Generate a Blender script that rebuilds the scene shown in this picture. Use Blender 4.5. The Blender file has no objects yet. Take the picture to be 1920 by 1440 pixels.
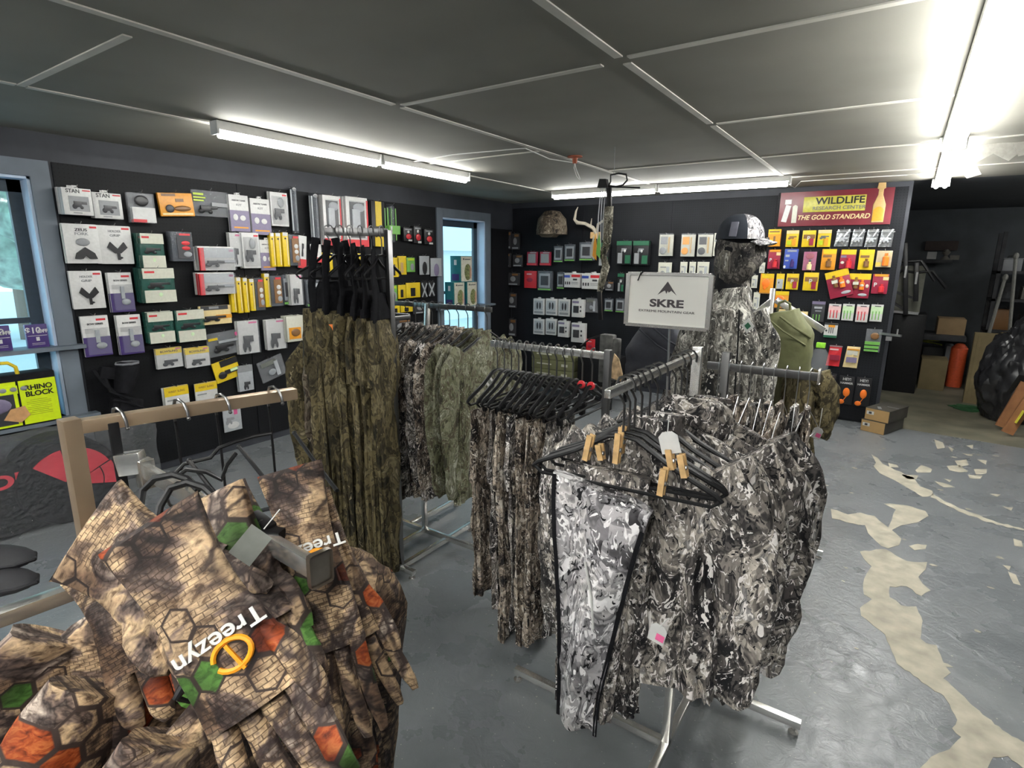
import bpy, bmesh, math, random
from mathutils import Vector, Matrix, noise
random.seed(7)
S = bpy.context.scene
COL = S.collection
PI = math.pi
# ------------------------------------------------------------------ camera
F, YAW, PITCH, ROLL, CH = 1048.8, 0.5955, 0.2197, 0.0089, 1.61
_d = Vector((-math.sin(YAW)*math.cos(PITCH), math.cos(YAW)*math.cos(PITCH), -math.sin(PITCH)))
_r = Vector((math.cos(YAW), math.sin(YAW), 0)); _u = _r.cross(_d)
_R = _r*math.cos(ROLL)+_u*math.sin(ROLL); _U = -_r*math.sin(ROLL)+_u*math.cos(ROLL)
CAM = Vector((0, 0, CH))
cd = bpy.data.cameras.new('camera'); cam = bpy.data.objects.new('camera', cd); COL.objects.link(cam)
cd.sensor_width = 36; cd.lens = F*36/1920; cd.clip_start = .02
cam.matrix_world = Matrix(((_R.x, _U.x, -_d.x, 0), (_R.y, _U.y, -_d.y, 0), (_R.z, _U.z, -_d.z, CH), (0, 0, 0, 1)))
S.camera = cam
# ------------------------------------------------------------------ world, exposure
w = bpy.data.worlds.new('world'); S.world = w; w.use_nodes = True
nt = w.node_tree; bg = nt.nodes['Background']
tc = nt.nodes.new('ShaderNodeTexCoord'); sx = nt.nodes.new('ShaderNodeSeparateXYZ'); rp = nt.nodes.new('ShaderNodeValToRGB')
nt.links.new(tc.outputs['Generated'], sx.inputs[0]); nt.links.new(sx.outputs['Z'], rp.inputs[0]); nt.links.new(rp.outputs[0], bg.inputs[0])
rp.color_ramp.elements[0].color = (.26, .46, .5, 1); rp.color_ramp.elements[1].color = (.2, .42, .62, 1)
bg.inputs[1].default_value = 1.7
S.view_settings.view_transform = 'Standard'; S.view_settings.look = 'None'
S.view_settings.exposure = 1.87; S.view_settings.gamma = 1; S.view_settings.use_curve_mapping = False
TUBE = 19.0      # strength of the fluorescent tubes
CEIL = 2.35; LX = -4.5; BY = 6.6

def ray(px, py): return _d+_R*((px-960)/F)-_U*((py-720)/F)
def onp(px, py, ax, v):
    q = ray(px, py); return CAM+q*((v-CAM[ax])/q[ax])
def atd(px, py, dep): return CAM+ray(px, py)*dep

# ------------------------------------------------------------------ materials
MATS = {}
def mat(name, col, rough=.5, metal=0, var=.12, scale=40, bump=0, emit=None, es=0, spec=.5, alpha=None):
    if name in MATS: return MATS[name]
    m = bpy.data.materials.new(name); m.use_nodes = True; t = m.node_tree; b = t.nodes['Principled BSDF']
    b.inputs['Roughness'].default_value = rough; b.inputs['Metallic'].default_value = metal
    b.inputs['Specular IOR Level'].default_value = spec
    tc = t.nodes.new('ShaderNodeTexCoord'); n = t.nodes.new('ShaderNodeTexNoise'); n.inputs['Scale'].default_value = scale; n.inputs['Detail'].default_value = 3
    t.links.new(tc.outputs['Object'], n.inputs['Vector'])
    r = t.nodes.new('ShaderNodeValToRGB'); c = Vector(col[:3])
    r.color_ramp.elements[0].position = .3; r.color_ramp.elements[1].position = .7
    r.color_ramp.elements[0].color = (*(c*(1-var)), 1); r.color_ramp.elements[1].color = (*(c*(1+var)), 1)
    t.links.new(n.outputs['Fac'], r.inputs[0]); t.links.new(r.outputs[0], b.inputs['Base Color'])
    if bump:
        bp = t.nodes.new('ShaderNodeBump'); bp.inputs['Strength'].default_value = bump; bp.inputs['Distance'].default_value = .01
        t.links.new(n.outputs['Fac'], bp.inputs['Height']); t.links.new(bp.outputs[0], b.inputs['Normal'])
    if emit: b.inputs['Emission Color'].default_value = (*emit, 1); b.inputs['Emission Strength'].default_value = es
    if alpha is not None: b.inputs['Alpha'].default_value = alpha
    MATS[name] = m; return m
def clear(name, col=(.9, .95, 1), a=.25, rough=.08, bd=.01):
    if name in MATS: return MATS[name]
    m = bpy.data.materials.new(name); m.use_nodes = True; t = m.node_tree; t.nodes.clear()
    o = t.nodes.new('ShaderNodeOutputMaterial'); mx = t.nodes.new('ShaderNodeMixShader'); tr = t.nodes.new('ShaderNodeBsdfTransparent')
    p = t.nodes.new('ShaderNodeBsdfPrincipled'); p.inputs['Base Color'].default_value = (*col, 1); p.inputs['Roughness'].default_value = rough
    n = t.nodes.new('ShaderNodeTexNoise'); n.inputs['Scale'].default_value = 35; bp = t.nodes.new('ShaderNodeBump'); bp.inputs['Strength'].default_value = .9; bp.inputs['Distance'].default_value = bd
    tc = t.nodes.new('ShaderNodeTexCoord'); t.links.new(tc.outputs['Object'], n.inputs[0]); t.links.new(n.outputs['Fac'], bp.inputs['Height'])
    if rough > .03: t.links.new(bp.outputs[0], p.inputs['Normal'])
    mx.inputs[0].default_value = a; t.links.new(tr.outputs[0], mx.inputs[1]); t.links.new(p.outputs[0], mx.inputs[2]); t.links.new(mx.outputs[0], o.inputs[0])
    MATS[name] = m; return m
PAL = dict(W=(.6, .6, .585), K=(.012, .012, .014), D=(.04, .04, .045), G=(.25, .26, .27), L=(.38, .4, .42), Y=(.7, .5, .015), O=(.72, .3, .02),
    R=(.6, .03, .04), P=(.055, .03, .15), V=(.2, .17, .27), B=(.05, .09, .4), E=(.16, .42, .08), T=(.02, .2, .17), N=(.22, .11, .04), M=(.3, .02, .05),
    A=(.56, .56, .47), C=(.5, .33, .13), S=(.3, .32, .34), J=(.45, .58, .015), Q=(.9, .2, .02), U=(.02, .12, .06), Z=(.75, .5, .5), I=(.55, .72, .45), X=(.75, .6, .3), F=(.14, .15, .13), H=(.6,.1,.25))
def pm(k): return mat('print_'+k, PAL[k], .38, 0, .06, 60)
CLR = clear('clear_plastic', (.7, .73, .77), .13, .1); CLRD = clear('smoky_plastic', (.16, .175, .2), .5, .12); CLRG = clear('green_tint_plastic', (.03, .13, .1), .5, .15)
chrome = mat('chrome', (.72, .71, .68), .26, .9, .05, 8); darkchrome = mat('dark_chrome', (.17, .17, .17), .3, .9, .1, 10); wire = mat('steel_wire', (.36, .36, .36), .35, .9)
blackpl = mat('black_plastic', (.01, .01, .011), .42, 0, .2, spec=.25); rubber = mat('black_rubber', (.01, .01, .012), .6, 0, .2, spec=.2); blackcl = mat('black_cloth', (.008, .008, .01), .85, 0, .3, 30, .3, spec=.2); wood = mat('light_wood', (.62, .4, .18), .5, 0, .2, 60)
MATS_white = mat('white_plastic', (.6, .6, .58), .4, 0, .04)

def base_nodes(name, sc):
    m = bpy.data.materials.new(name); m.use_nodes = True; t = m.node_tree; b = t.nodes['Principled BSDF']
    tc = t.nodes.new('ShaderNodeTexCoord'); oi = t.nodes.new('ShaderNodeObjectInfo')
    mu = t.nodes.new('ShaderNodeMath'); mu.operation = 'MULTIPLY'; mu.inputs[1].default_value = 40; t.links.new(oi.outputs['Random'], mu.inputs[0])
    ad = t.nodes.new('ShaderNodeVectorMath'); ad.operation = 'ADD'; t.links.new(tc.outputs['Object'], ad.inputs[0]); t.links.new(mu.outputs[0], ad.inputs[1])
    return m, t, b, ad.outputs[0]
def N(t, kind, **kw):
    n = t.nodes.new(kind)
    for k, v in kw.items():
        if isinstance(k, str) and hasattr(n, k): setattr(n, k, v)
    return n
def tex_noise(t, vec, sc, det=4, dist=0, rough=.55):
    n = t.nodes.new('ShaderNodeTexNoise'); n.inputs['Scale'].default_value = sc; n.inputs['Detail'].default_value = det; n.inputs['Distortion'].default_value = dist; n.inputs['Roughness'].default_value = rough
    t.links.new(vec, n.inputs['Vector']); return n
def ramp(t, fac, stops, mode='LINEAR'):
    r = t.nodes.new('ShaderNodeValToRGB'); cr = r.color_ramp; cr.interpolation = mode
    while len(cr.elements) < len(stops): cr.elements.new(.5)
    for e, (p, c) in zip(cr.elements, stops): e.position = p; e.color = (*c, 1) if len(c) == 3 else c
    t.links.new(fac, r.inputs[0]); return r.outputs[0]
def mix(t, fac, a, b):
    m = t.nodes.new('ShaderNodeMix'); m.data_type = 'RGBA'
    if isinstance(fac, float): m.inputs[0].default_value = fac
    else: t.links.new(fac, m.inputs[0])
    for i, v in ((6, a), (7, b)):
        if isinstance(v, tuple): m.inputs[i].default_value = (*v, 1)
        else: t.links.new(v, m.inputs[i])
    return m.outputs[2]
def vmath(t, op, a, b=None):
    n = t.nodes.new('ShaderNodeVectorMath'); n.operation = op
    for i, v in enumerate((a, b)):
        if v is None: continue
        if isinstance(v, (tuple, Vector)): n.inputs[i].default_value = v
        else: t.links.new(v, n.inputs[i])
    return n
def math_(t, op, a, b=0.0):
    n = t.nodes.new('ShaderNodeMath'); n.operation = op
    for i, v in enumerate((a, b)):
        if isinstance(v, (float, int)): n.inputs[i].default_value = v
        else: t.links.new(v, n.inputs[i])
    return n.outputs[0]
def camo(name, cols, sc=7, flecks=(.7, .68, .64), fl=.66, dark=(.012, .012, .014), dk=.62, stretch=(1, 1, .6), shard=30, jit=.2):
    """angular shards whose tone follows a large soft noise"""
    m, t, b, v = base_nodes(name, sc)
    mp = vmath(t, 'MULTIPLY', v, stretch).outputs[0]
    wn = tex_noise(t, mp, sc*1.6, 3, .6); wp = vmath(t, 'ADD', mp, vmath(t, 'MULTIPLY', vmath(t, 'SUBTRACT', wn.outputs['Color'], (.5, .5, .5)).outputs[0], (.1, .1, .1)).outputs[0]).outputs[0]
    n1 = tex_noise(t, mp, sc, 3, .9)
    vo = t.nodes.new('ShaderNodeTexVoronoi'); vo.inputs['Scale'].default_value = shard; t.links.new(wp, vo.inputs['Vector'])
    s = t.nodes.new('ShaderNodeSeparateColor'); t.links.new(vo.outputs['Color'], s.inputs[0])
    k = math_(t, 'ADD', n1.outputs['Fac'], math_(t, 'MULTIPLY', math_(t, 'SUBTRACT', s.outputs[0], .5), jit))
    c = ramp(t, k, [(.26, dark), (.33, cols[0]), (.40, cols[1]), (.46, cols[3]), (.50, cols[2]), (.56, cols[1]), (.60, cols[4]), (.66, cols[0]), (.72, flecks)], 'LINEAR')
    c2 = ramp(t, k, [(.0, dark), (.37, cols[1]), (.43, cols[3]), (.49, cols[2]), (.55, cols[0]), (.60, cols[4]), (.67, cols[3]), (.71, flecks)], 'CONSTANT')
    c = mix(t, .45, c, c2)
    n3 = tex_noise(t, vmath(t, 'ADD', wp, (15.3, 7.7, 2.1)).outputs[0], sc*4.6, 2, 1.8)
    c = mix(t, ramp(t, n3.outputs['Fac'], [(fl-.015, (0, 0, 0)), (fl, (1, 1, 1))]), c, flecks); c = mix(t, ramp(t, n3.outputs['Fac'], [(1-fl-.02, (1, 1, 1)), (1-fl, (0, 0, 0))]), c, dark)
    t.links.new(c, b.inputs['Base Color']); b.inputs['Roughness'].default_value = .75; b.inputs['Specular IOR Level'].default_value = .25
    nb = tex_noise(t, v, 26, 3, .5); bp = t.nodes.new('ShaderNodeBump'); bp.inputs['Strength'].default_value = .5; bp.inputs['Distance'].default_value = .02
    t.links.new(nb.outputs['Fac'], bp.inputs['Height']); t.links.new(bp.outputs[0], b.inputs['Normal'])
    return m
GREY = camo('grey_shard_camo', [(.022, .02, .021), (.1, .09, .085), (.25, .225, .2), (.04, .037, .037), (.6, .54, .47)], 10, (.82, .78, .75), .61, shard=42)
GREYL = camo('pale_grey_shard_camo', [(.06, .055, .06), (.24, .23, .24), (.52, .5, .51), (.13, .125, .13), (.72, .69, .68)], 7.5, (.9, .88, .88), .61, shard=34)
BROWNG = camo('brown_grey_camo', [(.025, .02, .018), (.12, .095, .075), (.3, .245, .19), (.045, .036, .032), (.6, .5, .4)], 10, (.76, .7, .62), .62, shard=40)
GREEN = camo('pale_green_camo', [(.05, .05, .028), (.12, .125, .07), (.2, .2, .13), (.075, .06, .04), (.3, .3, .22)], 11, (.4, .4, .32), .68, (.03, .026, .018), .66, shard=44)
OLIVE = camo('dark_olive_bark_camo', [(.024, .02, .011), (.07, .056, .027), (.15, .122, .06), (.032, .026, .015), (.21, .175, .095)], 8, (.25, .21, .13), .7, (.014, .013, .008), .6, (1, 1, .55))
OLIVEB = camo('brown_bark_camo', [(.03, .024, .018), (.1, .078, .055), (.18, .15, .11), (.05, .036, .026), (.26, .21, .16)], 8, (.32, .28, .22), .7, (.014, .012, .01), .6, (1, 1, .5))

def hexcamo(name, seed, hs=.042, planar='xz', gain=1.0):
    """beige bark print with brick cracks, dark outlined hexagons, some orange and green"""
    m, t, b, v = base_nodes(name, 1)
    v0 = vmath(t, 'ADD', t.nodes['Texture Coordinate'].outputs['Object'], (seed*3.1, seed*1.7, seed*2.3)).outputs[0]
    big = tex_noise(t, v0, 10, 4, 1.1)
    base = ramp(t, big.outputs['Fac'], [(.3, (.035, .025, .02)), (.38, (.12, .085, .065)), (.44, (.36, .26, .165)), (.50, (.48, .36, .225)), (.545, (.2, .15, .125)), (.59, (.045, .033, .03)), (.64, (.2, .165, .145)), (.7, (.48, .42, .36))])
    fib = tex_noise(t, vmath(t, 'MULTIPLY', v0, (60, 60, 130)).outputs[0], 1, 4, .8)
    ff = ramp(t, fib.outputs['Fac'], [(.35, (.35, .31, .29)), (.48, (.95, .95, .95)), (.66, (1.5, 1.47, 1.42))])
    mm = t.nodes.new('ShaderNodeMix'); mm.data_type = 'RGBA'; mm.blend_type = 'MULTIPLY'; mm.inputs[0].default_value = 1
    t.links.new(base, mm.inputs[6]); t.links.new(ff, mm.inputs[7]); base = mm.outputs[2]
    # fine brick cracks
    sp = t.nodes.new('ShaderNodeSeparateXYZ'); t.links.new(v0, sp.inputs[0]); cb = t.nodes.new('ShaderNodeCombineXYZ')
    t.links.new(sp.outputs['X'], cb.inputs[0]); t.links.new(sp.outputs['Z'], cb.inputs[1]); p2 = cb.outputs[0]
    wob = tex_noise(t, v0, 30, 2); wv = vmath(t, 'MULTIPLY', wob.outputs['Color'], (.006, .006, 0)).outputs[0]
    bk = t.nodes.new('ShaderNodeTexBrick'); t.links.new(vmath(t, 'ADD', p2, wv).outputs[0], bk.inputs['Vector']); bk.inputs['Scale'].default_value = 1
    bk.inputs['Brick Width'].default_value = .013; bk.inputs['Row Height'].default_value = .0062; bk.inputs['Mortar Size'].default_value = .0007; bk.inputs['Mortar Smooth'].default_value = .3
    bz = tex_noise(t, v0, 8, 1); bmask = ramp(t, bz.outputs['Fac'], [(.46, (0, 0, 0)), (.52, (1, 1, 1))])
    fm = math_(t, 'MULTIPLY', bk.outputs['Fac'], math_(t, 'MULTIPLY', bmask, .75)); base = mix(t, fm, base, (.05, .03, .018))
    # big irregular bark outlines
    vo = t.nodes.new('ShaderNodeTexVoronoi'); vo.feature = 'DISTANCE_TO_EDGE'; vo.inputs['Scale'].default_value = 14; t.links.new(vmath(t, 'ADD', v0, vmath(t, 'MULTIPLY', wob.outputs['Color'], (.02, .02, .02)).outputs[0]).outputs[0], vo.inputs['Vector'])
    vl = ramp(t, vo.outputs['Distance'], [(.02, (1, 1, 1)), (.07, (0, 0, 0))]); vz = tex_noise(t, vmath(t, 'ADD', v0, (3, 8, 1)).outputs[0], 5, 1)
    vm = ramp(t, vz.outputs['Fac'], [(.48, (0, 0, 0)), (.54, (1, 1, 1))]); base = mix(t, math_(t, 'MULTIPLY', vl, math_(t, 'MULTIPLY', vm, .85)), base, (.03, .02, .02))
    # hexagons
    r = (1.0, 1.7320508, 1.0); q = vmath(t, 'MULTIPLY', p2, (1/hs, 1/hs, 0)).outputs[0]; q = vmath(t, 'ADD', q, (100, 173.2, 0)).outputs[0]
    a = vmath(t, 'SUBTRACT', vmath(t, 'MODULO', q, r).outputs[0], (.5, .8660254, 0)).outputs[0]
    bb = vmath(t, 'SUBTRACT', vmath(t, 'MODULO', vmath(t, 'SUBTRACT', q, (.5, .8660254, 0)).outputs[0], r).outputs[0], (.5, .8660254, 0)).outputs[0]
    la = vmath(t, 'LENGTH', a).outputs['Value']; lb = vmath(t, 'LENGTH', bb).outputs['Value']; sel = math_(t, 'LESS_THAN', la, lb)
    g = mix(t, sel, bb, a); idv = vmath(t, 'SUBTRACT', q, g).outputs[0]
    ab = vmath(t, 'ABSOLUTE', g).outputs[0]; s2 = t.nodes.new('ShaderNodeSeparateXYZ'); t.links.new(ab, s2.inputs[0])
    hd = math_(t, 'MAXIMUM', s2.outputs[0], math_(t, 'ADD', math_(t, 'MULTIPLY', s2.outputs[0], .5), math_(t, 'MULTIPLY', s2.outputs[1], .8660254)))
    edge = ramp(t, hd, [(.40, (0, 0, 0)), (.44, (1, 1, 1))])
    wn = t.nodes.new('ShaderNodeTexWhiteNoise'); wn.noise_dimensions = '2D'; rid = vmath(t, 'SNAP', vmath(t, 'ADD', idv, (.05, .05, 0)).outputs[0], (.25, .25, .25)).outputs[0]; t.links.new(rid, wn.inputs['Vector'])
    idn = tex_noise(t, vmath(t, 'MULTIPLY', idv, (.16, .16, 0)).outputs[0], 2.2, 1)
    hm = math_(t, 'GREATER_THAN', idn.outputs['Fac'], .55); inside = math_(t, 'SUBTRACT', 1.0, edge)
    orc = ramp(t, fib.outputs['Fac'], [(.3, (.1, .015, .004)), (.5, (.33, .06, .012)), (.7, (.5, .16, .04))]); grc = ramp(t, fib.outputs['Fac'], [(.3, (.03, .09, .015)), (.6, (.1, .25, .05))])
    hexcol = mix(t, math_(t, 'GREATER_THAN', wn.outputs['Value'], .87), base, orc)
    hexcol = mix(t, math_(t, 'LESS_THAN', wn.outputs['Value'], .07), hexcol, grc)
    hexcol = mix(t, edge, hexcol, (.05, .035, .03)); c = mix(t, hm, base, hexcol)
    sm = tex_noise(t, vmath(t, 'ADD', v0, (4.4, 1.2, 6.6)).outputs[0], 6.5, 2, .6); sk = ramp(t, sm.outputs['Fac'], [(.33, (1.15, 1.1, 1.05)), (.5, (.8, .76, .74)), (.6, (.3, .25, .25)), (.68, (.16, .13, .13))])
    mq_ = t.nodes.new('ShaderNodeMix'); mq_.data_type = 'RGBA'; mq_.blend_type = 'MULTIPLY'; mq_.inputs[0].default_value = 1; t.links.new(c, mq_.inputs[6]); t.links.new(sk, mq_.inputs[7]); c = mq_.outputs[2]
    t.links.new(c, b.inputs['Base Color']); b.inputs['Roughness'].default_value = .7; b.inputs['Specular IOR Level'].default_value = .3
    nb = tex_noise(t, v0, 40, 3, .5); bp = t.nodes.new('ShaderNodeBump'); bp.inputs['Strength'].default_value = .25; bp.inputs['Distance'].default_value = .01
    t.links.new(nb.outputs['Fac'], bp.inputs['Height']); t.links.new(bp.outputs[0], b.inputs['Normal'])
    return m
HEXA = hexcamo('hexagon_bark_camo', 1.0); HEXB = hexcamo('hexagon_bark_camo_second', 6.15, .036); HEXC = hexcamo('hexagon_bark_camo_third', 8.6, .05)

def wallmat(name, col, holes=False):
    m = bpy.data.materials.new(name); m.use_nodes = True; t = m.node_tree; b = t.nodes['Principled BSDF']
    tc = t.nodes.new('ShaderNodeTexCoord'); v = tc.outputs['Object']; n = tex_noise(t, v, 3, 4); c = Vector(col)
    cc = ramp(t, n.outputs['Fac'], [(.3, tuple(c*.8)), (.7, tuple(c*1.25))])
    if holes:
        q = vmath(t, 'MODULO', vmath(t, 'ADD', vmath(t, 'MULTIPLY', v, (1/.0254,)*3).outputs[0], (500, 500, 500)).outputs[0], (1, 1, 1)).outputs[0]
        q = vmath(t, 'SUBTRACT', q, (.5, .5, .5)).outputs[0]; s = t.nodes.new('ShaderNodeSeparateXYZ'); t.links.new(q, s.inputs[0])
        ax = 1 if holes == 'L' else 0
        cb = t.nodes.new('ShaderNodeCombineXYZ'); t.links.new(s.outputs[ax], cb.inputs[0]); t.links.new(s.outputs[2], cb.inputs[1])
        ln = vmath(t, 'LENGTH', cb.outputs[0]).outputs['Value']; h = ramp(t, ln, [(.1, (1, 1, 1)), (.14, (0, 0, 0))]); cc = mix(t, h, cc, (.001, .001, .001))
    t.links.new(cc, b.inputs['Base Color']); b.inputs['Roughness'].default_value = .55; b.inputs['Specular IOR Level'].default_value = .35
    MATS[name] = m; return m
WALL = wallmat('charcoal_wall_paint', (.035, .038, .046)); PEGL = wallmat('black_pegboard_left', (.006, .0065, .008), 'L'); PEGB = wallmat('black_pegboard_back', (.01, .011, .014), 'B'); SLATE = wallmat('slate_back_wall', (.06, .068, .075))
for _m in (PEGL, PEGB): _m.node_tree.nodes['Principled BSDF'].inputs['Specular IOR Level'].default_value = .2

def floormat():
    m = bpy.data.materials.new('grey_painted_concrete'); m.use_nodes = True; t = m.node_tree; b = t.nodes['Principled BSDF']
    tc = t.nodes.new('ShaderNodeTexCoord'); v = tc.outputs['Object']; n = tex_noise(t, v, 2.2, 5)
    c = ramp(t, n.outputs['Fac'], [(.3, (.155, .168, .178)), (.7, (.2, .213, .222))])
    d = t.nodes.new('ShaderNodeTexVoronoi'); d.inputs['Scale'].default_value = 16; t.links.new(v, d.inputs['Vector'])
    s = tex_noise(t, v, 60, 2); sm = math_(t, 'ADD', d.outputs['Distance'], math_(t, 'MULTIPLY', s.outputs['Fac'], .12))
    f = ramp(t, sm, [(.1, (1, 1, 1)), (.125, (0, 0, 0))]); wn = math_(t, 'GREATER_THAN', d.outputs['Color'], .5)
    d2 = t.nodes.new('ShaderNodeTexVoronoi'); d2.inputs['Scale'].default_value = 55; t.links.new(v, d2.inputs['Vector']); f2 = ramp(t, d2.outputs['Distance'], [(.09, (1, 1, 1)), (.13, (0, 0, 0))])
    wn2 = math_(t, 'GREATER_THAN', d2.outputs['Color'], .62)
    c = mix(t, math_(t, 'MULTIPLY', f, wn), c, (.4, .39, .35)); c = mix(t, math_(t, 'MULTIPLY', f2, wn2), c, (.42, .42, .39))
    st = tex_noise(t, v, 9, 6, .6, .7); sf = ramp(t, st.outputs['Fac'], [(.6, (0, 0, 0)), (.95, (.16, .16, .16))]); c = mix(t, sf, c, (.045, .045, .045))
    t.links.new(c, b.inputs['Base Color']); rr = ramp(t, n.outputs['Fac'], [(.3, (.22, .22, .22)), (.7, (.36, .36, .36))]); t.links.new(rr, b.inputs['Roughness'])
    nb = tex_noise(t, v, 14, 6, 1.2, .65); bp = t.nodes.new('ShaderNodeBump'); bp.inputs['Strength'].default_value = .4; bp.inputs['Distance'].default_value = .01
    t.links.new(nb.outputs['Fac'], bp.inputs['Height']); t.links.new(bp.outputs[0], b.inputs['Normal']); return m
FLOOR = floormat()
CONC = mat('bare_concrete', (.42, .39, .31), .8, 0, .22, 12, .2); OLDCONC = mat('stained_bare_floor', (.15, .14, .1), .6, 0, .35, 3)
CEILM = mat('grey_ceiling_board', (.26, .25, .215), .8, 0, .14, 1.3); CEILD = mat('dark_ceiling', (.08, .088, .1), .8, 0, .1, 2)
BATT = mat('white_seam_strip', (.62, .6, .54), .6, 0, .1, 6); FRAME = mat('blue_grey_trim', (.13, .155, .185), .55, 0, .12, 5)
CARD = mat('cardboard', (.32, .215, .11), .8, 0, .1, 10); CARDD = mat('dull_cardboard', (.2, .155, .075), .8, 0, .12, 8)

# ------------------------------------------------------------------ mesh helpers
class MB:
    def __init__(s): s.b = bmesh.new()
    def box(s, c, d, rot=None, bev=0):
        r = bmesh.ops.create_cube(s.b, size=1); vs = r['verts']
        M = Matrix.Translation(Vector(c)) @ (rot.to_4x4() if rot else Matrix()) @ Matrix.Diagonal((*d, 1)); bmesh.ops.transform(s.b, matrix=M, verts=vs)
        if bev:
            es = list({e for v in vs for e in v.link_edges}); bmesh.ops.bevel(s.b, geom=es, offset=bev, segments=2, profile=.6, affect='EDGES')
        return s
    def bar(s, p0, p1, w, h, up=(0, 0, 1), bev=0):
        p0, p1 = Vector(p0), Vector(p1); d = (p1-p0); L = d.length; d.normalize(); u = Vector(up)
        if abs(d.dot(u)) > .98: u = Vector((0, 1, 0))
        x = d.cross(u).normalized(); z = x.cross(d); R = Matrix((x, d, z)).transposed(); return s.box((p0+p1)/2, (w, L, h), R, bev)
    def tube(s, pts, r, n=8, cap=True, flat=1, flat_axis=None):
        pts = [Vector(p) for p in pts]; rs = r if isinstance(r, (list, tuple)) else [r]*len(pts); rings = []; px = None
        for i, p in enumerate(pts):
            t = (pts[min(i+1, len(pts)-1)]-pts[max(i-1, 0)]).normalized()
            if px is None: px = t.orthogonal().normalized()
            else:
                px = px-t*px.dot(t); px = px.normalized() if px.length > 1e-5 else t.orthogonal().normalized()
            py = t.cross(px); ring = []
            for k in range(n):
                o = (px*math.cos(2*PI*k/n)+py*math.sin(2*PI*k/n))*rs[i]
                if flat_axis is not None: fa = Vector(flat_axis); o -= fa*o.dot(fa)*(1-flat)
                ring.append(s.b.verts.new(p+o))
            rings.append(ring)
        for a, c in zip(rings, rings[1:]):
            for k in range(n): s.b.faces.new((a[k], a[(k+1) % n], c[(k+1) % n], c[k]))
        if cap: s.b.faces.new(rings[0][::-1]); s.b.faces.new(rings[-1])
        return s
    def lathe(s, prof, c=(0, 0, 0), n=20, rot=None):
        rings = []; c = Vector(c)
        for r, z in prof:
            ring = []
            for k in range(n):
                v = Vector((r*math.cos(2*PI*k/n), r*math.sin(2*PI*k/n), z))
                if rot: v = rot @ v
                ring.append(s.b.verts.new(c+v))
            rings.append(ring)
        for a, q in zip(rings, rings[1:]):
            for k in range(n): s.b.faces.new((a[k], a[(k+1) % n], q[(k+1) % n], q[k]))
        s.b.faces.new(rings[0][::-1]); s.b.faces.new(rings[-1]); return s
    def prism(s, poly, y0, y1, plane='xz'):
        """polygon in x,z extruded along y (or x,y along z)"""
        f = (lambda a, b, h: (a, h, b)) if plane == 'xz' else ((lambda a, b, h: (a, b, h)) if plane == 'xy' else (lambda a, b, h: (h, a, b)))
        A = [s.b.verts.new(f(a, b, y0)) for a, b in poly]; B = [s.b.verts.new(f(a, b, y1)) for a, b in poly]
        n = len(poly); s.b.faces.new(A); s.b.faces.new(B[::-1])
        for i in range(n): s.b.faces.new((A[i], B[i], B[(i+1) % n], A[(i+1) % n]))
        return s
    def ell(s, c, r, seg=14, rot=None):
        q = bmesh.ops.create_uvsphere(s.b, u_segments=seg, v_segments=max(6, seg*2//3), radius=1)
        bmesh.ops.transform(s.b, matrix=Matrix.Translation(Vector(c)) @ (rot.to_4x4() if rot else Matrix()) @ Matrix.Diagonal((*r, 1)), verts=q['verts']); return s
    def obj(s, name, m, parent=None, smooth=True, loc=None):
        bmesh.ops.recalc_face_normals(s.b, faces=s.b.faces); me = bpy.data.meshes.new(name); s.b.to_mesh(me); s.b.free()
        if smooth:
            for p in me.polygons: p.use_smooth = True
            me.set_sharp_from_angle(angle=.6)
        me.materials.append(m); o = bpy.data.objects.new(name, me); COL.objects.link(o)
        if parent: o.parent = parent
        if loc: o.location = loc
        return o
def tag(o, label=None, cat=None, group=None, kind=None):
    if label: o['label'] = label
    if cat: o['category'] = cat
    if group: o['group'] = group
    if kind: o['kind'] = kind
    return o
def thing(name, label, cat, loc=(0, 0, 0), rotz=0, group=None):
    o = bpy.data.objects.new(name, None); COL.objects.link(o); o.location = loc; o.rotation_euler = (0, 0, rotz); o.empty_display_size = .05
    return tag(o, label, cat, group)
def dup(root, loc=None, rotz=None, label=None, only=None):
    c = root.copy(); COL.objects.link(c)
    if loc is not None: c.location = loc
    if rotz is not None: c.rotation_euler = (0, 0, rotz)
    if label: c['label'] = label
    for ch in list(root.children):
        if only and ch.name.split('.')[0] not in only: continue
        k = ch.copy(); COL.objects.link(k); k.parent = c
        for g in ([] if only else ch.children): q = g.copy(); COL.objects.link(q); q.parent = k
    return c
def text(name, s, size, m, parent, loc, rot=(PI/2, 0, 0), ext=.0006, align='CENTER', bold=0, sx=1, shear=0):
    cu = bpy.data.curves.new(name, 'FONT'); cu.body = s; cu.size = size; cu.extrude = ext; cu.align_x = align; cu.align_y = 'CENTER'; cu.offset = bold; cu.shear = shear
    o = bpy.data.objects.new(name, cu); COL.objects.link(o); dg = bpy.context.evaluated_depsgraph_get(); me = bpy.data.meshes.new_from_object(o.evaluated_get(dg))
    bpy.data.objects.remove(o); bpy.data.curves.remove(cu); me.materials.clear(); me.materials.append(m); me.name = name
    n = bpy.data.objects.new(name, me); COL.objects.link(n); n.parent = parent; n.location = loc; n.rotation_euler = rot; n.scale = (sx, 1, 1); return n
ORD = ['first', 'second', 'third', 'fourth', 'fifth', 'sixth', 'seventh', 'eighth', 'ninth', 'tenth', 'eleventh', 'twelfth', 'thirteenth', 'fourteenth', 'fifteenth', 'sixteenth', 'seventeenth', 'eighteenth']
def lerp(a, b, t): return a+(b-a)*t
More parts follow.
